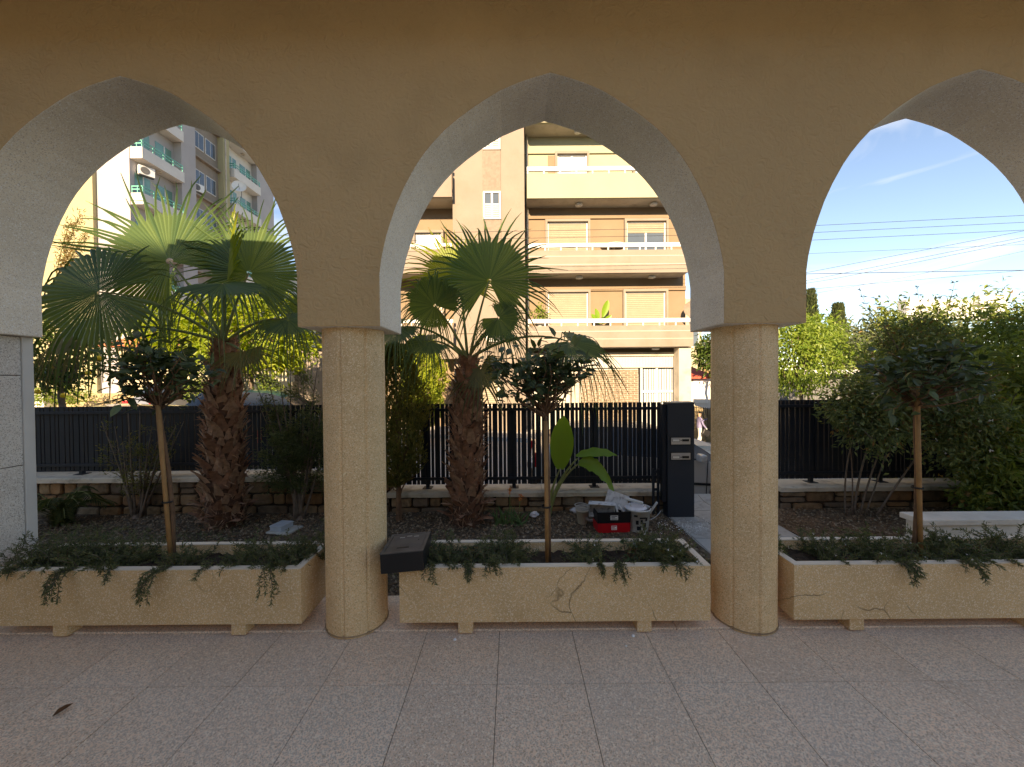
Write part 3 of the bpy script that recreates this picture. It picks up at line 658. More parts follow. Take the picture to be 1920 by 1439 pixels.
# stair tower
TX0, TX1 = bX(851), bX(985)
bx('stair_tower', ap, 'paint_peach', TX0, TX1, YB - .02, YR_ + 8, -1.6, 15)
bx('window_band', ap, 'panel_brown', bX(907), bX(941), YB - .05, YB - .023, bZ(358), bZ(281)); bx('window_band', ap, 'panel_brown', bX(907), bX(941), YB - .05, YB - .023, bZ(500), bZ(412))
windowpart(ap, bX(908), bX(941), bZ(411), bZ(359), YB - .05, drop=0, fw=.07); windowpart(ap, bX(908), bX(941), bZ(281), bZ(231), YB - .05, drop=0, fw=.07)
windowpart(ap, bX(912), bX(941), bZ(640), bZ(597), YB - .05, drop=0, fw=.07)
for o_ in [c for c in ap.children if c.name.startswith('window') and not c.name.startswith('window_band')][-3:]:
    bb = [Vector(q) for q in o_.bound_box]; xa_, xb_ = min(q.x for q in bb), max(q.x for q in bb); za_, zb_ = min(q.z for q in bb), max(q.z for q in bb)
    lv = MB()
    for k in range(7): lv.box(xa_ + .08, xb_ - .08, YB - .085, YB - .07, za_ + .1 + k * .075, za_ + .14 + k * .075)
    lv.build('louvre', 'paint_white', o_)
bx('band', ap, 'paint_peach_light', TX0 - .01, TX1 + .01, YB - .06, YB - .024, bZ(624), bZ(621))
# left wing
LX = bX(600)
bx('left_wing', ap, 'paint_orange', LX, TX0 - .005, YR_ - .2, YR_ + 8, -1.6, 14)
def left_balcony(ytop, ybot):
    s = bx('balcony', ap, 'paint_peach', LX, bX(853) - .02, YB - .35, YB - .23, bZ(ybot), bZ(ytop)); bx('slab', s, 'soffit', LX, bX(853) - .02, YB - .225, YR_ - .205, bZ(ybot) + .005, bZ(ybot) + .15)
    rl = bx('handrail', s, 'paint_white', LX, bX(853) - .02, YB - .33, YB - .27, bZ(ytop) + .10, bZ(ytop) + .22)
    for k in range(14): bx('rail_post', rl, 'paint_white', LX + .2 + k * .38, LX + .24 + k * .38, YB - .32, YB - .28, bZ(ytop), bZ(ytop) + .098)
left_balcony(328, 375); left_balcony(470, 515); left_balcony(610, 656)
windowpart(ap, bX(773), bX(824), bZ(475), bZ(424), YR_ - .22, drop=0, glass='glass_pale'); windowpart(ap, bX(700), bX(752), bZ(475), bZ(424), YR_ - .22, drop=.5)
windowpart(ap, bX(773), bX(824), bZ(620), bZ(560), YR_ - .22, drop=.6)
# ground floor: soffit over a shop front with brick screen and blinds
bx('ground_wall', ap, 'fascia_white', XL - .3, XR, YR_ + .5, YR_ + 8, -1.6, 2.6)
bx('corner_pillar', ap, 'soffit', bX(1276), bX(1299), YB + .15, YB + .65, -1.8, bZ(652)); bx('ground_soffit', ap, 'soffit', XL, XR, YB + .66, YR_ + .5, 2.45, 2.6)
SY = YB + .75
def sX(px): return at(px, 700, SY).x
def sZ(py): return at(1180, py, SY).z
fs_ = bx('fascia', ap, 'fascia_white', sX(1058), sX(1275), SY, SY + .12, sZ(690), sZ(668))
for k in range(40): bx('fascia_board', fs_, 'fascia_white', sX(1058) + (sX(1275) - sX(1058)) * k / 40 + .006, sX(1058) + (sX(1275) - sX(1058)) * (k + 1) / 40 - .006, SY - .012, SY - .001, sZ(690) + .02, sZ(668) - .02)
scr = bx('brick_panel', ap, 'screen_joint', sX(1090), sX(1198), SY + .1, SY + .2, -.9, sZ(691))
mb = MB(); zz = -.2; r_ = 0
while zz < sZ(691) - .08:
    xx = sX(1092) - (.14 if r_ % 2 else 0)
    while xx < sX(1197):
        a_, b_ = max(xx, sX(1091)), min(xx + .26, sX(1197))
        if b_ - a_ > .05: mb.box(a_, b_, SY + .06 - random.random() * .02, SY + .098, zz, zz + .055)
        xx += .29
    zz += .085; r_ += 1
stuff(mb.build('screen_brick', 'brick_screen', scr))
fr_ = bx('shop_window', ap, 'glass_dark', sX(1203), sX(1275), SY + .14, SY + .2, -.9, sZ(691))
for px in (1203, 1232, 1272): bx('frame_post', fr_, 'paint_white', sX(px) - .03, sX(px) + .05, SY + .04, SY + .135, -.9, sZ(691))
for k in range(13):
    xq = sX(1208) + (sX(1271) - sX(1208)) * k / 13
    bx('blind_slat', fr_, 'paint_white', xq + .03, xq + .095, SY + .12, SY + .136, -.7, sZ(693))
bx('shop_rail', fr_, 'paint_white', sX(1203), sX(1275), SY + .05, SY + .118, sZ(737), sZ(733))
bx('ground_pier', ap, 'soffit', sX(1071), sX(1086), SY + .02, SY + .4, -1.2, sZ(691))
aw = MB().prism([(bX(826), bZ(672)), (bX(862), bZ(672)), (bX(862), bZ(655)), (bX(826), bZ(655))], YB - .5, YB - .03).build('awning', 'panel_brown', ap)
windowpart(ap, bX(895), bX(935), bZ(760), bZ(700), YB - .05, drop=1)
pipe = MB(); pipe.tube([(XL + .12, YR_ - .1, -1), (XL + .12, YR_ - .1, 13)], .045, 8); pipe.build('drain_pipe', 'soffit', ap, smooth=True)
# things on the balconies
def dish(name, label, p, r, d, m='ac_white'):
    t = thing(name, label, 'satellite dish', loc=p); mb = MB(); prf = [(r * k / 6, .35 * r * (k / 6) ** 2) for k in range(7)]; mb.lathe(prf, n=20, caps=False)
    o = mb.build('reflector', m, t, smooth=True); o.rotation_euler = Vector(d).to_track_quat('Z', 'Y').to_euler()
    MB().tube([(0, .02, 0), (0, .25, -.15), (0, .25, -r * 1.5)], .025, 6).build('mount', 'ac_grille', t); MB().tube([Vector((0, 0, -r * .5)), Vector(d).normalized() * r * .9], .015, 5).build('feed_arm', 'ac_grille', t)
    return t
dish('satellite_dish', 'grey round satellite dish on the lowest balcony wall of the peach block', at(1299, 582, YB + .4), .36, (-.3, -1, .25), 'panel_brown')
# big-leaved potted plant on the first-floor balcony
def paddle_leaf(mb, base, d, n, L, W, bend=.3, k=8, tear=0., wave=0.):
    base, d, n = Vector(base), Vector(d).normalized(), Vector(n); s = d.cross(n).normalized(); n = s.cross(d).normalized(); vs = []; fs = []
    for i in range(k + 1):
        t = i / k; wdt = W * (math.sin(math.pi * min(1, t * .92 + .06)) ** .75) * (1 if t < .98 else .15)
        c = base + d * L * (t - bend * .35 * t * t) + Vector((0, 0, -1)) * L * bend * t * t
        for q in (-1, -.5, 0, .5, 1):
            j = random.uniform(-tear, tear) * W * (abs(q) == 1)
            vs.append(c + s * (q * wdt / 2 + j) + n * (abs(q) * wdt * .14 + wave * W * math.sin(t * 21 + q * 2) * (abs(q) == 1)))
    for i in range(k):
        for q in range(4): fs.append((i * 5 + q, i * 5 + q + 1, i * 5 + 6 + q, i * 5 + 5 + q))
    mb.add(vs, fs)
pbase = at(1125, 611, YB + .45)
t = thing('potted_banana', 'potted plant with upright paddle leaves on the lowest balcony of the peach block', 'potted plant', loc=pbase)
mb = MB()
for px, py, L, W in ((1139, 565, 1.0, .28), (1117, 580, .6, .2), (1110, 590, .45, .2), (1145, 592, .55, .18), (1137, 600, .4, .15), (1120, 600, .35, .15)):
    tip = at(px, py, YB + .4) - pbase; paddle_leaf(mb, tip * .35, tip, (0.2, -1, .2), tip.length * .75, W, .05)
    mb.tube([(0, 0, 0), tip * .4], .012, 5)
mb.build('leaves', 'leaf_banana', t, smooth=True); MB().lathe([(.14, -.45), (.2, 0), (.17, 0)], n=14).build('pot', 'pot_cream', t, smooth=True)
t = thing('potted_shrub', 'small leafy pot plant at the left end of the lowest peach balcony', 'potted plant', loc=at(1012, 608, YB + .35))
pp, od, cc = clump_points((0, 0, .35), (.3, .2, .3), 14, 14, .07); leaf_mesh('leaves', pp, rdir(len(pp), .3), rdir(len(pp)), .14, .06, 'leaf_bright', t); MB().lathe([(.1, -.2), (.2, 0), (.16, .08)], n=12).build('pot', 'ac_white', t, smooth=True)
tb = at(1150, 462, YB + .5)
t = thing('balcony_table', 'white round table edge showing above the middle peach balcony', 'table', loc=tb)
MB().lathe([(.5, -.04), (.52, -.02), (.5, 0)], n=20).build('top', 'paint_white', t); MB().tube([(0, 0, -.04), (0, 0, -.75)], .04, 8).build('leg', 'paint_white', t)

# ---- tall block seen through the left arch
lb = thing('tall_apartment_block', 'tall lilac and yellow apartment block with teal balcony railings behind the left palm', 'apartment block')
LB0, LBT = -1.5, 25.0
bx('front_wall', lb, 'paint_lilac', -27.3, -25.1, 25.55, 28.9, LB0, LBT); bx('yellow_wall', lb, 'paint_yellow_left', -36, -27.305, 25.3, 40, LB0, LBT)
bx('core', lb, 'paint_white_left', -33, -25.12, 28.91, 39.9, LB0, LBT - .5)
bx('side_wall', lb, 'paint_lilac', -25.119, -24.5, 28.9, 30.2, LB0, LBT); bx('recess_wall', lb, 'paint_peach_light', -25.118, -24.9, 30.21, 33.0, LB0, LBT - .6)
bx('pilaster', lb, 'paint_yellow_left', -25.119, -24.4, 33.0, 33.7, LB0, LBT); bx('end_wall', lb, 'paint_lilac', -25.119, -24.6, 37.6, 40.2, LB0, LBT)
def side_balcony(y0, y1, xw, xo, z, L):
    s = bx('balcony', lb, 'paint_white_left', xw, xo, y0, y0 + .12, z, z + .75)
    bx('parapet', s, 'paint_white_left', xo - .12, xo, y0 + .123, y1, z, z + .75); bx('slab', s, 'paint_white_left', xw + .003, xo - .123, y0 + .123, y1, z + .002, z + .15)
    rl = MB()
    for zz in (1.0, 1.2): rl.box(xw + .02, xo - .02, y0 + .03, y0 + .08, z + zz - .03, z + zz + .03); rl.box(xo - .085, xo - .035, y0 + .03, y1 - .05, z + zz - .03, z + zz + .03)
    for k in range(5):
        yy = y0 + .06 + (y1 - y0 - .15) * k / 4; rl.box(xo - .08, xo - .04, yy - .03, yy + .03, z + .752, z + 1.24)
    for xx in (xw + .05, (xw + xo) / 2): rl.box(xx - .02, xx + .02, y0 + .035, y0 + .075, z + .752, z + 1.24)
    rl.build('railing', 'teal_rail', s)
    for a, b_ in ((.05, .42), (.52, .95)):
        g = bx('glass_door', s, 'glass_green', xw - .02, xw + .02, y0 + .12 + (y1 - y0) * a, y0 + (y1 - y0) * b_, z + .16, z + 2.25)
        bx('door_frame', g, 'paint_white', xw + .012, xw + .035, y0 + .12 + (y1 - y0) * (a + b_) / 2 - .05, y0 + .12 + (y1 - y0) * (a + b_) / 2 + .03, z + .17, z + 2.24)
    MB().lathe([(.16, -.1), (.15, 0)], ((xw + xo) / 2, (y0 + y1) / 2, z - .002), 12).build('ceiling_lamp', 'soffit', s)
FZ = [at(262, 383, 25.6).z + 3.02 * k for k in range(-4, 4)]
for z in FZ:
    side_balcony(25.6, 28.88, -25.1, -24.28, z, 3.3)
    side_balcony(34.0, 37.55, -25.12, -24.2, z + .1, 3.5)
    wz = z + .75
    for k in range(2):
        f = bx('window', lb, 'paint_white', -24.9, -24.86, 30.45 + k * 1.2, 31.5 + k * 1.2, wz, wz + 1.3)
        bx('pane', f, 'glass_dark', -24.858, -24.85, 30.5 + k * 1.2, 30.95 + k * 1.2, wz + .06, wz + 1.24); bx('pane', f, 'glass_dark', -24.858, -24.85, 31.0 + k * 1.2, 31.45 + k * 1.2, wz + .06, wz + 1.24)
    if z > 8: bx('ledge', lb, 'paint_peach_light', -24.9, -24.6, 30.21, 32.99, z - .1, z + .05)
pipe = MB(); pipe.tube([(-24.36, 33.2, 0), (-24.36, 33.2, 24)], .06, 6); pipe.build('drain_pipe', 'soffit', lb)
def ac_unit(label, p, rot):
    t = thing('air_conditioner', label, 'air conditioner', 'outdoor air conditioner units', loc=p); t.rotation_euler = (0, 0, rot)
    MB().box(-.42, .42, -.16, .16, 0, .6).build('casing', 'ac_white', t, bevel=.02)
    MB().lathe([(.24, 0), (.24, .012), (.2, .014)], n=20).build('fan_grille', 'ac_grille', t, loc=(-.1, -.162, .3)).rotation_euler = (R(90), 0, 0)
    MB().box(-.4, .4, -.1, .14, -.05, -.002).build('bracket', 'ac_grille', t)
ac_unit('white air conditioner under a balcony soffit of the tall block', (-24.75, 26.35, at(275, 322, 26.3).z - .3), R(60))
ac_unit('white air conditioner below the recessed window of the tall block', (-24.7, 30.55, at(381, 352, 30.5).z - .3), R(70))
dish('satellite_dish', 'white satellite dish fixed on a right-hand balcony of the tall block', at(449, 352, 34.2), .55, (.5, -1, .3), 'ac_white')
t = thing('balcony_plants', 'green balcony plants in the tall block beside the satellite dish', 'potted plants', loc=(-24.4, 35.6, FZ[4] + .8))
pp, od, cc = clump_points((0, 0, .25), (.25, 1.5, .4), 30, 14, .12); leaf_mesh('leaves', pp, rdir(len(pp), .3), rdir(len(pp)), .3, .12, 'leaf_bright', t)

# ---- pale block between the tall block and the left column
wb = thing('pale_house_block', 'pale flat-roofed block in the gap right of the tall block', 'building')
bx('wall', wb, 'paint_white_left', -27.5, -14, 46, 54, -2, at(535, 520, 46).z); bx('roof_slab', wb, 'paint_white', -27.8, -13.8, 45.7, 54, at(535, 520, 46).z + .01, at(535, 514, 46).z)
for px in (534, 552):
    f = bx('window', wb, 'paint_white', at(px, 550, 46).x - .6, at(px, 550, 46).x + .5, 45.96, 45.99, at(px, 570, 46).z, at(px, 545, 46).z); bx('pane', f, 'glass_pale', at(px, 550, 46).x - .5, at(px, 550, 46).x + .4, 45.94, 45.955, at(px, 569, 46).z, at(px, 546, 46).z)

# ---- villa with balustrade behind the lit trees, left
vl = thing('villa', 'villa with a red tiled roof and balustrade behind the left palm', 'house')
bx('wall', vl, 'paint_cream', -21.5, -12.2, 21, 27, -1, at(250, 650, 21).z)
rz0, rz1 = at(250, 652, 21).z, at(250, 624, 23).z
rf = MB().add([(-22, 20.5, rz0), (-14.5, 20.5, rz0), (-16, 24, rz1 + .6), (-20.5, 24, rz1 + .6), (-22, 27.5, rz0), (-14.5, 27.5, rz0)], [(0, 1, 2, 3), (4, 3, 2, 5), (0, 3, 4), (1, 5, 2)]).build('roof', 'tile_red', vl)
rows = MB()
for k in range(26):
    a = k / 25; rows.tube([(-22 + 7.5 * a, 20.5, rz0 + .03), (-20.5 + 4.5 * a, 24, rz1 + .63)], .07, 6)
rows.build('ridge_tile', 'tile_red', rf, smooth=True)
BY = 16.6; bz0, bz1 = at(490, 716, BY).z, at(490, 688, BY).z; bxa, bxb = at(425, 700, BY).x, at(548, 700, BY).x
bs = bx('terrace', vl, 'paint_cream', bxa, bxb, BY, BY + 4, -1, bz0); hr = bx('balustrade', bs, 'balusters', bxa, bxb, BY + .02, BY + .22, bz1 - .1, bz1)
bal0 = None
for k in range(18):
    xq = bxa + .12 + (bxb - bxa - .24) * k / 17
    if bal0 is None: bal0 = MB().lathe([(.05, 0), (.05, .04), (.035, .08), (.075, .2), (.035, .36), (.05, .42), (.05, bz1 - bz0 - .102)], n=10).build('baluster', 'balusters', bs, smooth=True, loc=(xq, BY + .12, bz0 + .001))
    else: link_copy(bal0, bs, loc=(xq, BY + .12, bz0 + .001))
bx('house_wall', vl, 'paint_peach_light', at(552, 700, 17).x, at(640, 700, 17).x, 17, 22, -1, at(580, 655, 17).z)
gw = thing('garden_wall', 'sunlit yellow stone wall along the far side of the street at left', 'garden wall')
wz = at(150, 738, 15.9).z; bx('core', gw, 'mortar', -24, bxa - .3, 16.03, 16.3, -.9, wz - .02)
for r_ in range(5):
    xq = -23.6; h = (wz + .6) / 5
    while xq < bxa - .4:
        wd = random.uniform(.5, 1.1); wd = min(wd, bxa - .3 - xq)
        MB().box(xq + .01, xq + wd - .01, 15.98 - random.random() * .04, 16.03, -.6 + h * r_ + .01, -.6 + h * (r_ + 1) - .01).build('stone', 'stone_yellow', gw, bevel=.02); xq += wd
bx('gate_pillar', gw, 'plaster_white', at(60, 740, 15.6).x, at(82, 740, 15.6).x, 15.6, 16.0, -.8, at(70, 738, 15.6).z)

# ---- buildings in the side street on the right
gr = thing('garage', 'white garage with a red roof up the side street, beside the right column', 'garage')
GY = 21.0; ga, gb = at(1296, 720, GY).x, at(1332, 720, GY).x; gz0, gz1 = at(1320, 756, GY).z, at(1320, 708, GY).z
bx('wall', gr, 'paint_white', ga, gb, GY, GY + 4, -2.6, gz1); bx('door', gr, 'ac_white', ga + .1, gb - .15, GY - .05, GY - .003, gz0, gz1 - .12)
rf = MB().add([(ga - .2, GY - .4, gz1 + .02), (gb + .1, GY - .4, gz1 + .02), (gb + .1, GY + 4, at(1320, 680, GY + 4).z), (ga - .2, GY + 4, at(1320, 680, GY + 4).z), (ga - .2, GY - .4, gz1 - .06), (gb + .1, GY - .4, gz1 - .06)], [(0, 1, 2, 3), (4, 5, 1, 0)]).build('roof', 'roof_red', gr)
rb = MB()
for k in range(14):
    xq = ga - .2 + (gb - ga + .3) * k / 13; rb.tube([(xq, GY - .41, gz1 + .02), (xq, GY + 4, at(1320, 680, GY + 4).z)], .035, 6)
rb.build('roof_rib', 'roof_red', rf); bx('side_shed', gr, 'trim_black', gb + .05, gb + 1.2, GY + .2, GY + 3, -2.6, gz1 - .1)
cb = thing('cream_house', 'cream house corner above the garage in the side street', 'house')
bx('wall', cb, 'paint_cream', at(1280, 640, 30).x, at(1316, 640, 30).x, 30, 38, -1, at(1310, 560, 30).z); f = bx('window', cb, 'paint_white', at(1296, 640, 30).x, at(1310, 640, 30).x, 29.95, 29.995, at(1300, 652, 30).z, at(1300, 620, 30).z); bx('pane', f, 'glass_dark', at(1298, 640, 30).x, at(1308, 640, 30).x, 29.93, 29.949, at(1300, 650, 30).z, at(1300, 622, 30).z)
structure(sheet('hill', 'hill_soil', np.linspace(9, 17.5, 10), np.linspace(25.5, 44, 12), lambda x, y: -2.5 + min(5.2, (y - 25) * .75) * min(1, max(0, (x - 8) / 3)) + random.uniform(-.2, .2)))
rw = thing('retaining_wall', 'sunlit stone retaining wall climbing the side street behind the passer-by', 'retaining wall')
ra, rb_ = at(1290, 758, 19.6), at(1400, 785, 19.6)
MB().prism([(ra.x, -3.2), (rb_.x, -3.2), (rb_.x, rb_.z), (ra.x, ra.z)], 19.6, 19.95).build('core', 'stone_yellow', rw)
for r_ in range(6):
    xq = ra.x
    while xq < rb_.x - .2:
        wd = random.uniform(.35, .7); ztop_ = ra.z + (rb_.z - ra.z) * (xq - ra.x) / (rb_.x - ra.x) - .04; z0_ = -2.0 + .32 * r_
        if z0_ + .3 < ztop_: MB().box(xq + .012, xq + wd - .012, 19.56, 19.598, z0_ + .012, z0_ + .308).build('stone', 'stone_yellow', rw, bevel=.015)
        xq += wd
rl = thing('street_railing', 'thin dark railing in front of the retaining wall', 'railing')
y_ = 18.9
for k in range(26):
    xq = at(1302, 780, y_).x + k * .11; MB().box(xq - .01, xq + .01, y_ - .01, y_ + .01, at(1302, 806, y_).z - k * .012, at(1302, 762, y_).z - k * .012).build('bar', 'wire', rl)
for zpx in (764, 803): MB().bar((at(1300, zpx, y_).x, y_, at(1302, zpx, y_).z), (at(1302, zpx, y_).x + 2.9, y_, at(1302, zpx, y_).z - 26 * .012), .03, .03).build('rail', 'wire', rl)
sh = thing('dark_shed', 'dark corrugated shed with pale roof behind the right fence', 'shed')
SHY = 14.0; s0, s1 = at(1440, 730, SHY).x, at(1585, 730, SHY).x; bx('wall', sh, 'corrugated', s0, s1, SHY, SHY + 3, -2, at(1500, 702, SHY).z)
rb = MB()
for k in range(44): xq = s0 + (s1 - s0) * k / 43; rb.tube([(xq, SHY - .01, -2), (xq, SHY - .01, at(1500, 703, SHY).z)], .03, 5)
rb.build('rib', 'corrugated', sh, smooth=True)
MB().box(s0 - .2, at(1614, 700, SHY).x, SHY - .5, SHY + 3.4, at(1590, 702, SHY).z + .01, at(1590, 694, SHY).z).build('roof', 'roof_pale', sh)
fb = thing('distant_white_building', 'white flat-roofed building on the skyline above the hedge', 'building')
bx('wall', fb, 'paint_white', at(1700, 560, 62).x, at(1890, 560, 62).x, 62, 63.5, at(1790, 600, 62).z, at(1790, 561, 62).z); bx('roof_room', fb, 'paint_white', at(1838, 560, 61).x, at(1884, 560, 61).x, 61, 61.9, at(1790, 570, 61).z, at(1860, 553, 61).z)
MB().tube([(at(1742, 560, 61.9).x, 61.8, at(1742, 560, 61.9).z), (at(1742, 560, 61.9).x, 61.8, at(1742, 535, 61.9).z)], .05, 5).build('antenna', 'ac_white', fb)

# ---- overhead wires
WIRES = [((-200, 455), (1515, 424), (2150, 393)), ((-200, 470), (1515, 437), (2150, 406)), ((-200, 500), (1515, 451), (2150, 421)), ((1320, 488), (1515, 476), (2150, 449)),
         ((1340, 540), (1515, 511), (2150, 389)), ((1340, 555), (1515, 526), (2150, 399)), ((1360, 555), (1560, 524), (2150, 405)), ((1360, 580), (1700, 520), (2150, 420)), ((1310, 522), (1515, 514), (2150, 503)), ((1330, 562), (1515, 543), (2150, 487))]
WLAB = ['top overhead wire', 'second overhead wire from the top', 'third overhead wire from the top', 'fourth, fainter overhead wire from the top', 'uppermost of the slanting overhead wires', 'second of the slanting overhead wires', 'third of the slanting overhead wires', 'faintest of the slanting overhead wires', 'thick dark level overhead cable', 'lowest overhead wire, just above the treetops']
for k, ws in enumerate(WIRES):
    yy = 13.2 + k * .12; a, m_, b_ = [at(p[0], p[1], yy) for p in ws]; pts = []
    for i in range(25):
        t_ = i / 24; seg = t_ * 2
        p = a.lerp(m_, seg) if seg <= 1 else m_.lerp(b_, seg - 1)
        pts.append(p)
    rad = .011 if k == 8 else (.005 if k in (3, 7) else .007)
    tag(MB().tube(pts, rad, 5).build('overhead_wire', 'wire', smooth=True), WLAB[k] + ' crossing the sky at right', 'wire', 'overhead wires')

# ================================================================== PALMS
def fan_blade(mb, hub, d, n, Rr, spread=150, nseg=44, fused=.5, droop=.25, cup=.15, jit=.04, split=1.0):
    hub, d, n = Vector(hub), Vector(d).normalized(), Vector(n); n = (n - d * n.dot(d)).normalized(); s = d.cross(n)
    dl = R(spread) / nseg
    steps = [.03, .22, .4, fused, fused + .04, fused + (1 - fused) * .4, fused + (1 - fused) * .72, 1.0]
    for i in range(nseg):
        th = -R(spread) + (2 * i + 1) * dl; a = abs(th) / R(spread)
        Ls = Rr * (1.16 - .24 * a ** 2) * random.uniform(.9, 1.08); dj = random.gauss(0, jit); dr = droop * random.uniform(.5, 2.0); bend = random.gauss(0, .07)
        vs = []
        for k, r in enumerate(steps):
            tt = max(0, (r - fused) / (1 - fused)); wd = dl * ((1 - tt) ** 1.1 * .62 + .02 if tt > 0 else 1.0)
            th2 = th + dj * tt * tt
            pl = .28 * dl * r * Ls * (1 - tt * .6)
            for q in (-1, 0, 1):
                an = th2 + q * wd * split
                e = d * math.cos(an) + s * math.sin(an)
                p = hub + e * (r * Ls) - n * (cup * r * Ls * (1 - .6 * math.cos(th)) * .6) + n * (pl if q == 0 else -pl)
                g = tt ** 1.6 * dr * Ls
                p = p + Vector((0, 0, -1)) * (g + .05 * droop * r * r * Ls) - e * g * .35 + s * bend * tt * Ls
                vs.append(p)
        fs = []
        for k in range(len(steps) - 1):
            o = k * 3; fs += [(o, o + 1, o + 4, o + 3), (o + 1, o + 2, o + 5, o + 4)]
        mb.add(vs, fs)
def bez(a, b, c, n=8):
    a, b, c = Vector(a), Vector(b), Vector(c)
    return [a * (1 - t) ** 2 + b * 2 * t * (1 - t) + c * t * t for t in [i / n for i in range(n + 1)]]
def boot_mesh(name, m, seed):
    random.seed(seed); mb = MB(); vs = []
    # a short stiff frond base: broad clasping foot, narrowing to a torn tip that stands away from the trunk
    for i, (z, w_, o, tk) in enumerate(((0, .085, 0, .012), (.05, .075, .018, .014), (.10, .05, .046, .012), (.145, .034, .085, .008))):
        j = random.uniform(-.006, .006)
        vs += [(-w_ / 2 + j, -o, z), (0 + j, -o - tk, z + .006), (w_ / 2 + j, -o, z), (0 + j, -o + .008, z - .004)]
    fs = []
    for i in range(3):
        for k in range(4): fs.append((i * 4 + k, i * 4 + (k + 1) % 4, i * 4 + 4 + (k + 1) % 4, i * 4 + 4 + k))
    fs.append((12, 13, 14, 15)); mb.add(vs, fs); return mb.build(name, m)
def palm(label, base, H, rb, rtop, crown_px, crown_Y, fronds, lean=(0, 0)):
    t = thing('fan_palm', label, 'palm tree', 'fan palms in the garden', loc=base); base = Vector(base)
    ct = at(*crown_px, crown_Y) - base                     # trunk top, local
    mb = MB(); n = 20; prf = []
    for i in range(15):
        z = i / 14; r = rb * (1.14 - .14 * min(1, z * 3)) if z < .33 else rb * (1.0 - .12 * (z - .33)) if z < .75 else rb * (.93 - (z - .75) * 4 * (.93 - rtop / rb))
        prf.append((r, z))
    vs = []; fs = []
    for r, z in prf:
        c = Vector((ct.x, ct.y, 0)) * z ** 1.3 + Vector((0, 0, ct.z * z - (.06 if z == 0 else 0)))
        vs += [c + Vector((math.cos(6.2832 * k / n), math.sin(6.2832 * k / n), 0)) * (r * random.uniform(.93, 1.02)) for k in range(n)]
    for i in range(14):
        for k in range(n): fs.append((i * n + k, i * n + (k + 1) % n, (i + 1) * n + (k + 1) % n, (i + 1) * n + k))
    trunk = mb.add(vs, fs).build('trunk', 'bark_palm', t, smooth=True)
    protos = [boot_mesh('leaf_base', random.choice(('boot_a', 'boot_b')), k) for k in range(6)]
    nb = 285; random.seed(11)
    for k in range(nb):
        z = .015 + .965 * (k / nb) ** .93; an = k * 2.39996 + random.uniform(-.18, .18)
        r = np.interp(z, [p[1] for p in prf], [p[0] for p in prf]); c = Vector((ct.x, ct.y, 0)) * z ** 1.3 + Vector((0, 0, ct.z * z))
        p = c + Vector((math.cos(an), math.sin(an), 0)) * (r * .985)
        low = z < .13; sc = random.uniform(.85, 1.35) * (1.0 if z < .85 else .8)
        rot = Matrix.Rotation(an + math.pi / 2 + random.uniform(-.25, .25), 4, 'Z') @ Matrix.Rotation(random.uniform(-.3, .25) + (random.uniform(.1, .8) if low else 0), 4, 'X') @ Matrix.Rotation(random.uniform(-.35, .35), 4, 'Y')
        mw = Matrix.Translation(p) @ rot @ Matrix.Diagonal((sc * 1.15, sc, sc * random.uniform(.8, 1.25), 1))
        if k < 6: o = protos[k]; o.parent = trunk; o.matrix_local = mw
        else: link_copy(protos[k % 6], trunk, mw=mw)
    # loose fibres
    n_ = 900; zz = rng.random(n_) ** 1.25; an = rng.random(n_) * 6.283; rr = np.interp(zz, [p[1] for p in prf], [p[0] for p in prf])
    P = np.stack([ct.x * zz ** 1.3 + np.cos(an) * rr * 1.02, ct.y * zz ** 1.3 + np.sin(an) * rr * 1.02, ct.z * zz], 1)
    D = np.stack([np.cos(an + rng.normal(size=n_) * .8) * .7, np.sin(an + rng.normal(size=n_) * .8) * .7, rng.normal(size=n_) * .8 - .1], 1)
    stuff(leaf_mesh('fibre', P, D, rdir(n_), .05 + .09 * rng.random(n_), .004 + .012 * rng.random(n_), 'boot_b', trunk))
    for (hx, hy, dY, dd, nn, Rr, sp, dr, m, kw) in fronds:
        hub = at(hx, hy, crown_Y + dY) - base
        f = MB(); a = ct + Vector((random.uniform(-.04, .04), random.uniform(-.04, .04), -.03))
        mid = a.lerp(hub, .5) + Vector((0, 0, kw.get('arch', .12)))
        pts = bez(a, mid, hub); f.tube(pts, [.022 - .013 * i / 8 for i in range(9)], 6)
        pet = f.build('frond', 'petiole', t, smooth=True)
        b_ = MB(); fan_blade(b_, hub, dd, nn, Rr, sp, kw.get('n', 62), kw.get('fused', .47), dr, kw.get('cup', .15), kw.get('jit', .04))
        b_.build('blade', m, pet)
    return t
P1, P2, PD = 'leaf_palm', 'leaf_palm_new', 'leaf_palm_dry'
lbase = atz(420, 985, GZ); cbase = atz(876, 980, GZ)
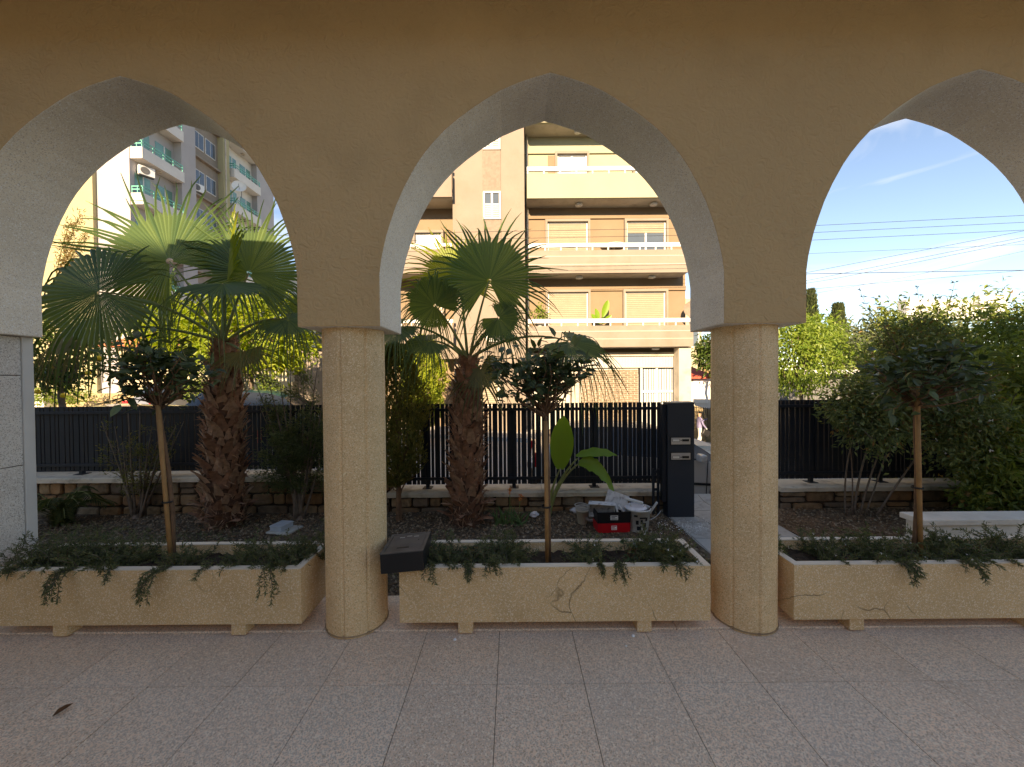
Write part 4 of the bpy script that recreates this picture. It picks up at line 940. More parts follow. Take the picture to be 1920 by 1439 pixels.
palm('fan palm left of the columns with wide spreading fronds and shaggy brown trunk', lbase, 2, .185, .09, (422, 640), lbase.y, [
    (318, 490, -.1, (-.66, 0, .75), (.25, -1, .15), 1.22, 140, .10, P1, {}),
    (187, 548, -.55, (-1, -.1, -.12), (.1, -1, .25), .84, 165, .25, P1, {'fused': .6, 'n': 56, 'arch': .28}),
    (467, 512, .0, (.12, 0, 1), (.1, -1, .1), 1.0, 150, .12, P1, {}),
    (421, 535, .1, (-.02, .1, 1), (-.75, -.7, 0), .92, 80, .10, P2, {'n': 30, 'arch': .02}),
    (306, 556, .5, (-.35, .4, -.35), (.1, -.9, .6), .68, 150, .35, P1, {'arch': .2}),
    (418, 532, -.35, (.75, -.5, -.35), (.2, -.5, 1), .75, 140, .55, P1, {'arch': .1}),
    (540, 600, -.1, (.85, -.3, -.35), (.1, -.6, 1), .62, 150, .55, P1, {'arch': .22}),
    (573, 588, .35, (.4, .2, .9), (.2, -1, .2), .55, 120, .2, P1, {'arch': .1}),
    (150, 622, -.2, (-.8, -.2, -.5), (0, -.8, .8), .6, 150, .4, PD, {'arch': .25}),
    (455, 660, -.2, (.5, -.5, -.8), (.3, -.8, .3), .42, 110, .3, PD, {'arch': .05, 'n': 26})])
palm('fan palm between the columns with one large upright frond and shaggy brown trunk', cbase, 2, .168, .085, (878, 672), cbase.y, [
    (917, 527, -.15, (.06, -.05, 1), (.05, -1, .05), .86, 150, .14, P1, {'fused': .52}),
    (862, 528, .3, (-.28, .1, 1), (.4, -1, .05), .88, 130, .12, P2, {}),
    (815, 573, -.25, (-.45, -.1, .35), (-.1, -1, -.25), .54, 160, .35, P1, {'fused': .52}),
    (934, 596, -.1, (.6, -.2, -.4), (-.1, -1, .2), .45, 150, .3, P1, {'arch': .05}),
    (925, 618, .25, (.9, .3, -.25), (0, -.5, 1), .6, 130, .45, P1, {'arch': .2}),
    (1066, 640, -.25, (.85, -.35, -.45), (.1, -.55, .9), .72, 130, .45, P1, {'arch': .32}),
    (806, 640, -.1, (-.85, -.3, -.2), (0, -.6, 1), .55, 140, .5, P1, {'arch': .14}),
    (900, 690, -.12, (.55, -.35, -.75), (.2, -1, .1), .48, 120, .25, PD, {'arch': .03, 'n': 30}),
    (745, 615, -.1, (-.75, -.3, -.5), (0, -.6, .9), .55, 140, .5, P1, {'arch': .3})])

# ================================================================== PLANTER TREES AND TRAILING PLANTS
def standard_tree(label, bp, tops, cpx, rad_px, stake=None, nl=520, skirt=()):
    Y = 2.56; base = at(*bp, Y); base.z = PZ - .01
    t = thing('standard_tree', label, 'small tree', 'small trees in the stone planters', loc=base)
    mb = MB(); pts = [Vector((0, 0, -.02))] + [at(*q, Y) - base for q in tops]
    mb.tube(pts, [.013, .0125, .012, .011, .010][:len(pts)], 8)
    c = at(*cpx, Y) - base; rad = (rad_px[0] * Y / F, rad_px[0] * Y / F * .75, rad_px[1] * Y / F)
    ncl = 56; pp = []; DD = []; NN = []
    top = pts[-1]
    for k in range(ncl):
        q = Vector(nrm(rng.normal(size=(1, 3)))[0]) * random.uniform(.35, 1.02); q = Vector((q.x * rad[0], q.y * rad[1], q.z * rad[2])) + c
        if k < len(skirt): q = at(*skirt[k], Y - .05) - base
        st = pts[-1].lerp(pts[-2], random.random() * .4)
        bp_ = limb(mb, st, q, .006, .0025, .06, 5, 4)
        for i in range(nl // ncl + random.randint(0, 3)):
            a = random.uniform(.55, 1.05); p = (st.lerp(c, .75)).lerp(q, a) + Vector((random.gauss(0, 1), random.gauss(0, 1), random.gauss(0, 1))) * .032
            o = (q - top).normalized(); d = o * .5 + Vector((random.gauss(0, 1), random.gauss(0, 1), random.gauss(0, .6))) * .8
            pp.append(p); DD.append(d); NN.append(Vector((random.gauss(0, .5), random.gauss(0, .5) - .2, 1)))
    mb.build('trunk', 'bark_brown', t, smooth=True); n = len(pp)
    leaf_mesh('crown', np.array([tuple(p) for p in pp]), np.array([tuple(p) for p in DD]), np.array([tuple(p) for p in NN]), .062 + .035 * rng.random(n), .03 + .016 * rng.random(n), 'leaf_camellia', t, near=True, curl=.25)
    if stake:
        s0 = at(*stake[0], Y - .02) - base; s0.z = -.03; s1 = at(*stake[1], Y - .02) - base
        sm = MB(); sm.tube([s0, s0.lerp(s1, .5), s1], .0135, 8); sk = sm.build('stake', 'stake_wood', t, smooth=True)
        m_ = s0.lerp(s1, .42); MB().lathe([(.03, -.006), (.033, 0), (.03, .006)], m_ + Vector((0, .012, 0)), 12, caps=False).build('tie', 'trim_black', t, smooth=True)
    return t
standard_tree('dark leafy standard tree with a bent stake in the left planter', (326, 1045), [(324, 960), (316, 880), (303, 800), (297, 752)], (296, 695), (106, 66), stake=((322, 1045), (296, 760)), skirt=((232, 745), (262, 748), (385, 690), (215, 700)))
standard_tree('dark leafy standard tree in the planter between the columns', (1030, 1040), [(1029, 960), (1028, 880), (1025, 810), (1022, 768)], (1023, 702), (104, 72), stake=((1026, 1040), (1023, 790)), skirt=((945, 730), (972, 750), (1085, 690), (935, 690)))
standard_tree('dark leafy standard tree tied to a tan stake in the right planter', (1713, 1025), [(1718, 960), (1719, 880), (1716, 800), (1716, 745)], (1738, 702), (118, 68), stake=((1727, 1025), (1719, 712)), skirt=((1640, 690), (1880, 730), (1850, 700), (1660, 770)))

def sprigs(name, label, seeds, m='leaf_rosemary', L=(.018, .034), W=.0058, step=.0055, group='trailing herbs in the planters', flowers=0):
    """trailing herb: woody shoots, each set with narrow leaves. seeds: (start, direction, length, droop)"""
    b0 = Vector(seeds[0][0]); t = thing(name, label, 'trailing plant', group, loc=(b0.x, b0.y, PZ)); org = t.location.copy()
    sm = MB(); P = []; D = []; FP = []
    for st, d, ln, dr in seeds:
        p = Vector(st) - org; d = Vector(d).normalized(); pts = [p.copy()]; n = max(4, int(ln / .02))
        for i in range(n):
            d = (d + Vector((random.gauss(0, .13), random.gauss(0, .13), random.gauss(0, .1) - dr * (i / n) * .55))).normalized()
            q = p + d * (ln / n)
            w = q + org                                   # keep shoots outside the planter's walls
            if 2.345 < w.y < 2.775 and w.z < PZ + .075 and -3.3 < w.x < 3.7:
                if w.y > 2.40 and w.y < 2.72: q.z = max(q.z, PZ + .004 - org.z)
                else: q.z = max(q.z, PZ + .072 - org.z)
            k = max(1, int((q - p).length / step))
            for j in range(k):
                for _ in range(2):
                    P.append(tuple(p.lerp(q, (j + random.random()) / k))); e = d * .55 + Vector((random.gauss(0, 1), random.gauss(0, 1), random.gauss(0, .8))) * .6; D.append(tuple(e))
            p = q; pts.append(p.copy())
        sm.tube(pts, [.0026 - .0016 * i / (len(pts) - 1) for i in range(len(pts))], 4, caps=False)
        if flowers and random.random() < flowers: FP.append(tuple(pts[-2]))
    stuff(sm.build('stem', 'bark_grey', t)); n = len(P)
    leaf_mesh('foliage', np.array(P), np.array(D), rdir(n), L[0] + (L[1] - L[0]) * rng.random(n), W * (.8 + .5 * rng.random(n)), m, t)
    if FP:
        n = len(FP) * 5; FO = leaf_mesh('flower', np.repeat(np.array(FP), 5, 0), rdir(n, .2), rdir(n, .5), .011, .008, 'flower_white', t); stuff(FO)
    return t
def patch(x0, x1, n, y0=2.42, y1=2.70, ln=(.10, .22), upz=.55):
    n = int(n * 1.5); cl = [random.uniform(x0, x1) for _ in range(max(2, int((x1 - x0) / .11)))]
    return [((min(x1, max(x0, random.gauss(random.choice(cl), .035))), random.uniform(y0, y1), PZ), (random.gauss(0, .8), random.gauss(-.1, .7), upz + random.random() * .4), random.uniform(*ln), random.uniform(.1, .5)) for _ in range(n)]
def hang(px, py, ln, dx=0., n=3):
    """shoots that climb over the front rim at pixel px and hang down the planter's face"""
    o = []
    for _ in range(n):
        x = at(px, py, 2.35).x + random.gauss(0, .012); o.append(((x, 2.385, PZ + .07), (dx + random.gauss(0, .1), -.8, .25), ln * random.uniform(.75, 1.05), 1.5))
    return o
pxl = lambda px: at(px, 1050, 2.5).x
sprigs('trailing_herb', 'mass of grey-green trailing herb filling the left half of the left planter', patch(pxl(20), pxl(270), 150, ln=(.12, .26)) + hang(130, 1068, .26, -.1, 7) + hang(205, 1068, .14, .15, 3) + hang(20, 1068, .1, 0, 5))
sprigs('trailing_herb', 'grey-green trailing herb at the right end of the left planter, one shoot hanging over', patch(pxl(335), pxl(560), 105, ln=(.10, .22)) + hang(310, 1068, .27, -.25, 7) + hang(500, 1068, .30, .35, 4) + hang(385, 1068, .12, .05, 2) + patch(pxl(560), pxl(600), 24, y0=2.6, y1=2.72))
sprigs('trailing_herb', 'trailing herb beside the black metal box in the middle planter', patch(pxl(805), pxl(965), 120, ln=(.10, .22)) + hang(808, 1068, .16, .05, 3) + hang(880, 1068, .13, .0, 7) + hang(920, 1068, .1, .2, 4))
sprigs('trailing_herb', 'trailing herb with tiny white flowers at the right end of the middle planter', patch(pxl(1095), pxl(1150), 30, ln=(.1, .18)) + patch(pxl(1190), pxl(1280), 95, ln=(.12, .26)) + hang(1125, 1066, .12, .1, 5) + hang(1165, 1066, .15, .0, 7) + hang(1262, 1066, .15, .15, 4), flowers=.12)
sprigs('trailing_herb', 'trailing herb left of the tan stake in the right planter', patch(pxl(1555), pxl(1680), 105, ln=(.1, .2)) + patch(pxl(1462), pxl(1480), 14, y0=2.55, y1=2.7, ln=(.1, .2)) + hang(1690, 1062, .16, .25, 8), flowers=.12)
sprigs('trailing_herb', 'trailing herb with white flowers right of the tan stake in the right planter', patch(pxl(1735), pxl(1960), 150, ln=(.1, .22)) + hang(1815, 1062, .17, .15, 6) + hang(1905, 1062, .06, 0, 4), flowers=.15)
def seedling(label, px, py, n=26, h=.13):
    b0 = at(px, py, 2.5); b0.z = PZ - .005; t = thing('seedling', label, 'small plant', 'small dark seedlings in the planters', loc=b0); mb = MB(); P = []; D = []
    for k in range(4):
        e = Vector((random.gauss(0, .03), random.gauss(0, .02), h * random.uniform(.7, 1.1))); mb.tube([(0, 0, 0), e * .5, e], .003, 5)
        for j in range(n // 4): P.append(tuple(e * random.uniform(.25, 1))); D.append((random.gauss(0, 1), random.gauss(0, 1), random.gauss(.4, .4)))
    mb.build('stem', 'bark_brown', t); m_ = len(P); leaf_mesh('leaves', np.array(P), np.array(D), rdir(m_, .8), .04 * (.7 + .5 * rng.random(m_)), .02, 'leaf_camellia', t, near=True)
seedling('dark glossy seedling near the black box in the middle planter', 878, 1045); seedling('dark glossy seedling right of the tree in the middle planter', 1176, 1050, 34, .15)
seedling('dark glossy seedling at the right in the right planter', 1835, 1030, 20, .11); seedling('dark glossy seedling left of the tree in the left planter', 165, 1045, 24, .1)

# ================================================================== OTHER GARDEN PLANTS
def stem_shrub(label, px, py, tips, leaf, nleaf, spread, L, W, rad=.016, nst=None, group=None, bark='bark_grey', name='shrub', base_r=.035):
    """several bare stems fanning from one foot, fine foliage towards the tips"""
    b0 = atz(px, py, GZ); t = thing(name, label, 'shrub', group, loc=b0); mb = MB(); P = []; OD = []; mb.lathe([(base_r * 1.9, -.06), (base_r * 1.7, .0), (base_r * .8, .05)], n=10)
    for (tx, ty, dY) in tips:
        e = at(tx, ty, b0.y + dY) - b0; st = Vector((random.gauss(0, base_r), random.gauss(0, base_r * .5), -.03)); mid = st.lerp(e, .4) + Vector((random.gauss(0, .04), random.gauss(0, .04), .1))
        pts = bez(st, mid, e, 7); mb.tube(pts, [rad * (1 - .8 * i / 7) for i in range(8)], 6)
        for j in range(5):
            a = random.uniform(.35, .95); p = pts[int(a * 7)]; q = p + Vector((random.gauss(0, 1), random.gauss(0, .8), random.uniform(.1, 1.3))) * spread * 1.1
            mb.tube([p, p.lerp(q, .5) + Vector((0, 0, .02)), q], [rad * .25, rad * .18, rad * .08], 4)
            for c in range(nleaf // 5):
                P.append(tuple(p.lerp(q, random.uniform(.4, 1.1)) + Vector((random.gauss(0, 1), random.gauss(0, 1), random.gauss(0, 1))) * spread * .28)); OD.append(tuple((q - p).normalized() + Vector((random.gauss(0, .8), random.gauss(0, .8), random.gauss(0, .6)))))
    mb.build('stem', bark, t, smooth=True); n = len(P)
    leaf_mesh('foliage', np.array(P), np.array(OD), rdir(n, .4), L * (.7 + .6 * rng.random(n)), W * (.7 + .6 * rng.random(n)), leaf, t)
    return t
stem_shrub('sparse half-bare shrub with grey stems between the block pier and the left palm', 256, 972, [(190, 790, 0), (215, 800, .1), (240, 775, -.1), (262, 770, .1), (285, 800, .1), (310, 780, .15), (330, 800, .1), (345, 790, .2), (230, 830, -.1), (300, 840, 0), (275, 830, .2)], 'leaf_thuja', 170, .13, .04, .011, .018)
stem_shrub('grey-green twiggy shrub in front of the fence beside the left column', 562, 975, [(480, 720, 0), (500, 700, .1), (525, 720, -.1), (545, 690, .1), (570, 700, 0), (595, 690, .1), (610, 730, 0), (490, 770, .1), (520, 780, -.1), (560, 770, .1), (590, 790, 0), (600, 830, .1), (540, 830, .1), (620, 760, .2)], 'leaf_shrub', 1000, .17, .045, .013, .02)
def thuja(name, label, px, py, zg, Ybase, c_px, rx, rz, leaf, n=5200, L=.05, W=.012):
    b0 = at(px, py, Ybase); b0.z = zg; t = thing(name, label, 'conifer', loc=b0); c = at(*c_px, Ybase) - b0; mb = MB()
    mb.tube([(0, 0, -.05), (0, 0, c.z), c + Vector((0, 0, rz * .7))], [.04, .03, .008], 6)
    th = rng.random(n) * 6.283; u = rng.random(n) * 2 - 1; rr = np.sqrt(np.clip(1 - np.abs(u) ** 2.2, 0, 1)) * (.45 + .6 * rng.random(n) ** .5)
    lump = 1 + .22 * np.sin(th * 3 + u * 7) + .15 * np.sin(th * 7 - u * 11)
    P = np.stack([c.x + np.cos(th) * rr * rx * lump, c.y + np.sin(th) * rr * rx * lump, c.z + u * rz], 1)
    for k in range(16):
        i = rng.integers(0, n); limb(mb, (0, 0, max(.1, P[i][2] * .6)), Vector(P[i]), .012, .003, .05, 4, 4)
    mb.build('trunk', 'bark_brown', t); D = np.stack([np.cos(th) * .5, np.sin(th) * .5, np.full(n, .9)], 1) + rng.normal(size=(n, 3)) * .45
    leaf_mesh('foliage', P, D, np.stack([np.cos(th), np.sin(th), np.zeros(n)], 1) + rng.normal(size=(n, 3)) * .6, L * (.6 + .8 * rng.random(n)), W * (.7 + .6 * rng.random(n)), leaf, t)
thuja('thuja_shrub', 'brownish green conifer shrub hugging the right side of the left column', 748, 965, GZ, 5.0, (742, 780), .36, .92, 'leaf_thuja', 13000, .06, .018)
zz = street_z(-2.5, 12)
thuja('golden_conifer', 'bright yellow-green conifer beyond the fence, right of the left column', 795, 800, zz, 12.2, (792, 720), .62, 1.45, 'leaf_conifer_yellow', 11000, .13, .045)
# low feathery palm-like clump in the left corner
t = thing('feather_fern', 'dim feathery fern clump in the bed beside the block pier', 'fern', loc=atz(118, 985, GZ)); b0 = t.location.copy(); P = []; D = []; mb = MB()
for k in range(16):
    a = k / 16 * 6.283 + random.random() * .4; l = random.uniform(.4, .6); e = Vector((math.cos(a) * l, math.sin(a) * l * .6, random.uniform(.12, .4))); pts = bez((0, 0, 0), (e.x * .4, e.y * .4, e.z + .25), e, 10); mb.tube(pts, [.006 - .0004 * i for i in range(11)], 4)
    for i in range(1, 11):
        d = (pts[i] - pts[i - 1]).normalized(); s = d.cross(Vector((0, 0, 1))).normalized()
        for q in (-1, 1):
            for m_ in range(3): P.append(tuple(pts[i - 1].lerp(pts[i], m_ / 3))); D.append(tuple(s * q + d * .6 + Vector((0, 0, -.25))))
mb.build('stalk', 'petiole', t); leaf_mesh('leaflets', np.array(P), np.array(D), np.tile([0, 0, 1.], (len(P), 1)), .12, .014, 'leaf_fern', t)
# ground cover herbs spreading over the left bed
n_ = 5200; xs = rng.uniform(-5.6, -1.75, n_); ys = 3.25 + rng.random(n_) ** 1.2 * 1.5; keep = (np.sin(xs * 3.1) + np.sin(ys * 5.3 + xs * 2) + rng.normal(size=n_) * .5) > .15
P = np.stack([xs, ys, GZ + rng.random(n_) * .11], 1)[keep]; n_ = len(P)
stuff(tag(leaf_mesh('ground_cover', P, rdir(n_, .6), rdir(n_, .6), .03 + .03 * rng.random(n_), .007, 'leaf_rosemary'), 'low grey-green ground cover spreading behind the left planter', 'ground cover'))
n_ = 2600; xs = rng.uniform(-1.2, 1.9, n_); ys = 2.95 + rng.random(n_) * .9; keep = (np.sin(xs * 4.1 + 1) + np.sin(ys * 6.3 + xs * 2) + rng.normal(size=n_) * .4) > .7
P = np.stack([xs, ys, GZ + rng.random(n_) * .1], 1)[keep]; n_ = len(P)
stuff(tag(leaf_mesh('ground_cover', P, rdir(n_, .6), rdir(n_, .6), .03 + .03 * rng.random(n_), .007, 'leaf_rosemary'), 'scattered low ground cover on the gravel behind the middle planter', 'ground cover'))
# bird of paradise with one upright paddle leaf
b0 = atz(1026, 968, GZ); t = thing('paddle_leaf_plant', 'plant with one upright bright paddle leaf and torn drooping leaves behind the middle planter', 'paddle plant', loc=b0)
Yb = b0.y
def L3(px, py, dY=0): return at(px, py, Yb + dY) - b0
lf = MB(); paddle_leaf(lf, L3(1050, 880), L3(1057, 780) - L3(1050, 880), (-.15, -1, .1), (L3(1057, 780) - L3(1050, 880)).length, .31, .0, 14); lf.build('leaf', 'leaf_banana', t, smooth=True)
lf = MB(); paddle_leaf(lf, L3(1080, 856, -.05), Vector((1, -.1, .28)), (.1, -.55, .9), .60, .17, .22, 14, .03, .05); lf.build('leaf', 'leaf_banana', t, smooth=True)
lf = MB(); paddle_leaf(lf, L3(1085, 868, -.05), Vector((1, -.25, .1)), (0, -.95, .6), .66, .24, .75, 14, .10, .06); lf.build('leaf', 'leaf_banana', t, smooth=True)
st = MB(); st.tube(bez((0, 0, -.02), L3(1030, 920), L3(1051, 878), 8), [.03, .028, .026, .022, .018, .014, .012, .01, .009], 8); st.build('stalk', 'petiole', t, smooth=True)
st = MB(); st.tube(bez((.02, 0, -.02), L3(1040, 900), L3(1083, 860, -.05), 8), [.03, .028, .026, .024, .02, .018, .015, .012, .01], 8); st.build('stalk', 'petiole', t, smooth=True)
st = MB(); st.tube(bez((.01, .02, -.02), L3(1045, 895), L3(1088, 868, -.05), 8), [.024, .024, .022, .02, .018, .016, .014, .012, .01], 8); st.build('stalk', 'petiole', t, smooth=True)
# aloe with orange flowers
b0 = atz(955, 984, GZ); t = thing('aloe_plant', 'spiky green clump with orange flower spikes right of the second palm', 'succulent', loc=b0)
for k in range(26):
    ox = random.uniform(-.2, .2); a = random.gauss(0, .5); l = random.uniform(.16, .3); e = Vector((math.sin(a) * l, random.gauss(0, .05), math.cos(a) * l)); s = Vector((math.cos(a), 0, -math.sin(a))) * .014; o_ = Vector((ox, random.uniform(-.06, .06), -.01)); mb = MB()
    mb.add([o_ - s, o_ + Vector((0, -.012, 0)), o_ + s, o_ + e * .55 - s * .8, o_ + e * .55 + Vector((0, -.01, 0)), o_ + e * .55 + s * .8, o_ + e + Vector((math.sin(a) * .03, 0, -.01))], [(0, 1, 4, 3), (1, 2, 5, 4), (3, 4, 6), (4, 5, 6)])
    mb.build('leaf', 'leaf_aloe', t)
for px, py in ((956, 918), (976, 930)):
    e = at(px, py, b0.y) - b0; st = MB(); st.tube([(e.x * .8, 0, .05), e], .005, 5); so_ = st.build('flower_stalk', 'petiole', t); P = np.array([tuple(e + Vector((random.gauss(0, .01), random.gauss(0, .01), random.uniform(-.05, .02)))) for _ in range(40)])
    leaf_mesh('flower', P, rdir(40, -.4), rdir(40), .028, .012, 'flower_orange', so_)

# ---- flowering jasmine thicket on the right
def thicket(name, label, parts, leaf, n, L, W, base, stems, near=False, flowers=0, dry=0, droop=.3, cat='shrub'):
    t = thing(name, label, cat, loc=base); inv = -Vector(base); Ps = []; Os = []
    for (c, rad, ncl, nper, sp) in parts:
        p, o, cc = clump_points(Vector(c) + inv, rad, ncl, nper, sp, .35); Ps.append(p); Os.append(o)
    P = np.concatenate(Ps); O = np.concatenate(Os)
    k = P[:, 2] > .03; P, O = P[k], O[k]; n = len(P); mb = MB()
    for s in stems: mb.tube(bez(Vector(s[0]) + inv, Vector(s[1]) + inv, Vector(s[2]) + inv, 8), [s[3] * (1 - .06 * i) for i in range(9)], 6)
    for i in range(60):
        a, b_ = P[rng.integers(0, n)], P[rng.integers(0, n)]; a, b_ = Vector(a), Vector(b_)
        if (a - b_).length < .9: mb.tube(bez(a, a.lerp(b_, .5) + Vector((0, 0, .1)), b_, 5), .004, 4)
    mb.build('stem', 'bark_grey', t, smooth=True)
    D = nrm(O * .6 + rng.normal(size=(n, 3)) * .8 + np.array([0, 0, -droop])); Nn = nrm(rng.normal(size=(n, 3)) * .7 + np.array([0, -.4, .6]))
    leaf_mesh('foliage', P, D, Nn, L * (.6 + .8 * rng.random(n)), W * (.6 + .8 * rng.random(n)), leaf, t, near, mslots=[leaf, 'leaf_jasmine_dry'], mids=(rng.random(n) < dry).astype(int))
    if flowers:
        i = rng.integers(0, n, flowers); m_ = flowers * 5; FP = np.repeat(P[i] + O[i] * .04 + np.array([0, -.03, .02]), 5, 0); FD = rdir(m_); FD[:, 1] -= .3
        FO = leaf_mesh('flower', FP, FD, np.tile([0, -1., .3], (m_, 1)) + rng.normal(size=(m_, 3)) * .3, .026, .014, 'flower_white', t); stuff(FO)
    return t
jb = atz(1600, 968, GZ)
def J(px, py, Y): return tuple(at(px, py, Y))
thicket('jasmine_bush', 'tangled flowering jasmine bush climbing over the right fence', [(J(1640, 780, 4.75), (.42, .3, .5), 90, 44, .07), (J(1730, 720, 4.75), (.5, .35, .55), 110, 44, .08), (J(1800, 790, 4.65), (.5, .35, .6), 110, 44, .08), (J(1600, 770, 4.9), (.28, .25, .36), 36, 34, .06), (J(1720, 650, 4.9), (.42, .3, .36), 70, 36, .08)],
        'leaf_jasmine', 0, .062, .025, jb, [((jb.x + dx, jb.y, GZ), (jb.x + dx * 2 + .05, jb.y, .3), J(px, py, 4.8), r) for dx, px, py, r in ((-.1, 1600, 820, .014), (0, 1640, 800, .018), (.08, 1660, 820, .015), (.3, 1740, 830, .016), (-.02, 1590, 800, .01), (.15, 1690, 760, .012))], flowers=46, dry=.07)
# loose sprays of the jasmine against the sky
for lab, tips in (('long loose jasmine spray rising against the sky left of the hedge', ((1612, 545), (1625, 600), (1640, 560), (1660, 590))), ('feathery jasmine spray rising above the hedge top', ((1720, 540), (1790, 530), (1760, 560), (1700, 560)))):
    o0 = at(1700 if tips[0][0] < 1650 else 1760, 680, 4.9); t = thing('jasmine_spray', lab, 'shoot', 'loose jasmine shoots', loc=o0); mb = MB(); P = []; D = []
    for tx, ty in tips:
        e = at(tx, ty, 4.8) - o0; pts = bez((0, 0, 0), Vector((e.x * .5, 0, e.z * .35)), e, 14); mb.tube(pts, [.004 - .0002 * i for i in range(15)], 4)
        for i in range(5, 15):
            for q in (-1, 1):
                for _ in range(2): P.append(tuple(pts[i])); D.append((q * random.uniform(.3, 1), random.gauss(0, .5), random.uniform(-.2, .8)))
    mb.build('stem', 'bark_grey', t); leaf_mesh('leaves', np.array(P), np.array(D), rdir(len(P), .4), .05, .016, 'leaf_jasmine', t)
hb = Vector((8.2, 7.0, street_z(8, 7)))
thicket('tall_hedge', 'tall rounded hedge mass with sunlit top at the far right', [((7.9, 6.9, 1.2), (1.9, 1.0, 1.85), 260, 64, .12), ((9.6, 6.6, 1.5), (1.9, 1.2, 1.8), 240, 60, .13), ((6.7, 6.3, .8), (1.0, .8, 1.4), 130, 60, .1), ((6.7, 5.0, .7), (.85, .45, 1.3), 140, 60, .09), ((6.0, 4.65, .3), (.55, .35, .95), 90, 56, .08)],
        'leaf_hedge', 0, .10, .036, hb, [((7.9 + i * .5, 6.9, -1.1), (7.8 + i * .5, 6.9, 0), (7.6 + i * .7, 6.8, 1.4), .05) for i in range(4)], flowers=40, dry=.03, cat='hedge')

# ================================================================== TREES BEYOND THE FENCE
def tree_px(name, label, cpx, Y, rpx, leaf, ncl, nper, spread, L, W, **kw):
    c = at(*cpx, Y); rx, rz = rpx[0] * Y / F, rpx[1] * Y / F; base = Vector((c.x, c.y, street_z(c.x, Y) if Y < 16 else -2.2)); tt = Vector((c.x, c.y, max(base.z + .5, c.z - rz * .75)))
    return crown_tree(name, label, 'tree', base, tt, c, (rx, rx * .8, rz), leaf, ncl, nper, spread, L, W, **kw)
ct = tree_px('citrus_tree', 'dark citrus tree with yellow fruit beside the block pier', (112, 655), 7.6, (92, 78), 'leaf_citrus', 90, 34, .13, .11, .045, tr=.07)
for px, py in ((165, 700), (70, 735), (185, 672), (118, 742), (95, 690)):
    p = at(px, py, 7.05) - ct.location; MB().lathe([(.003, -.045), (.03, -.034), (.045, 0), (.03, .034), (.003, .045)], p, 10).build('fruit', 'fruit', ct, smooth=True)
tree_px('leafy_tree', 'sunlit yellow-green leafy tree behind the left palm', (470, 630), 12.5, (118, 78), 'leaf_sunny', 170, 48, .2, .19, .08, tr=.1)
tree_px('leafy_tree', 'smaller sunlit yellow-green tree left of the left palm trunk', (345, 625), 13.4, (75, 60), 'leaf_sunny', 110, 44, .2, .19, .08, tr=.08)
tree_px('roadside_bush', 'bright sunlit bush low beside the left palm trunk', (392, 735), 11.5, (32, 36), 'leaf_bright', 34, 34, .11, .1, .04, tr=.04)
tree_px('roadside_bush', 'pale sunlit bush seen through the twiggy shrub by the left column', (505, 745), 11.2, (20, 40), 'leaf_bright', 26, 30, .1, .1, .04, tr=.03)
tree_px('roadside_bush', 'low sunlit bush in front of the yellow stone wall at far left', (110, 742), 14.5, (50, 16), 'leaf_bright', 40, 26, .1, .12, .05, tr=.03)
tree_px('bright_tree', 'bright green leafy tree just right of the right column', (1500, 665), 11.2, (84, 76), 'leaf_bright', 130, 40, .17, .15, .05, tr=.08, droop=.8)
tree_px('bright_tree', 'top of a bright green tree rising left of the cypresses', (1528, 625), 12.4, (34, 40), 'leaf_bright', 36, 34, .17, .15, .05, tr=.05, droop=.8)
tree_px('street_tree', 'green tree beside the garage in the side street', (1338, 660), 20, (24, 46), 'leaf_citrus', 50, 30, .2, .25, .11, tr=.1)
tree_px('olive_tree', 'grey-green olive-like tree behind the right shed', (1612, 668), 22, (44, 34), 'leaf_olive', 60, 34, .3, .3, .1, tr=.12)
tree_px('olive_tree', 'grey-green tree low on the skyline behind the hedge', (1690, 650), 26, (110, 52), 'leaf_olive', 150, 44, .5, .4, .16, tr=.12)
for lab, px, py0, py1, hw in (('slim dark cypress beside the right column capital', 1521, 547, 740, 10), ('slender cypress standing alone against the sky', 1571, 573, 740, 13)):
    Y = 45.; top = at(px, py0, Y); bot = at(px, py1, Y); h = top.z - bot.z; t = thing('cypress_tree', lab, 'cypress', 'cypress trees on the skyline', loc=(top.x, Y, bot.z)); n = 7000; u = rng.random(n); th = rng.random(n) * 6.283
    rr = hw * Y / F * (np.sin(np.pi * (u * .86 + .1)) ** .55) * (.6 + .45 * rng.random(n)) * (1 + .15 * np.sin(th * 5 + u * 25))
    P = np.stack([np.cos(th) * rr, np.sin(th) * rr, u * h], 1); D = np.stack([np.cos(th) * .4, np.sin(th) * .4, np.ones(n)], 1) + rng.normal(size=(n, 3)) * .3
    leaf_mesh('crown', P, D, np.stack([np.cos(th), np.sin(th), np.zeros(n)], 1) + rng.normal(size=(n, 3)) * .5, .5, .14, 'leaf_cypress', t); MB().tube([(0, 0, -1.5), (0, 0, h * .8)], [.2, .05], 6).build('trunk', 'bark_grey', t)
# feathery seed heads near the left arch edge
t = thing('reed_plume', 'brown feathery seed plume rising at the left edge of the left arch', 'plant', loc=at(95, 600, 6.4)); b0 = t.location.copy(); mb = MB(); P = []; D = []
for tx, ty in ((150, 405), (160, 440), (140, 470), (130, 420)):
    e = at(tx, ty, 6.4) - b0; pts = bez((0, 0, 0), Vector((e.x * .3, 0, e.z * .6)), e, 12); mb.tube(pts, .006, 4)
    for i in range(6, 13):
        for _ in range(26): P.append(tuple(pts[i] + Vector((random.gauss(0, .03), random.gauss(0, .03), random.gauss(0, .03))))); D.append((random.uniform(-.2, 1), random.gauss(0, .5), random.gauss(0, .6)))
mb.build('stem', 'petiole', t); leaf_mesh('plume', np.array(P), np.array(D), rdir(len(P)), .09, .012, 'leaf_jasmine_dry', t)

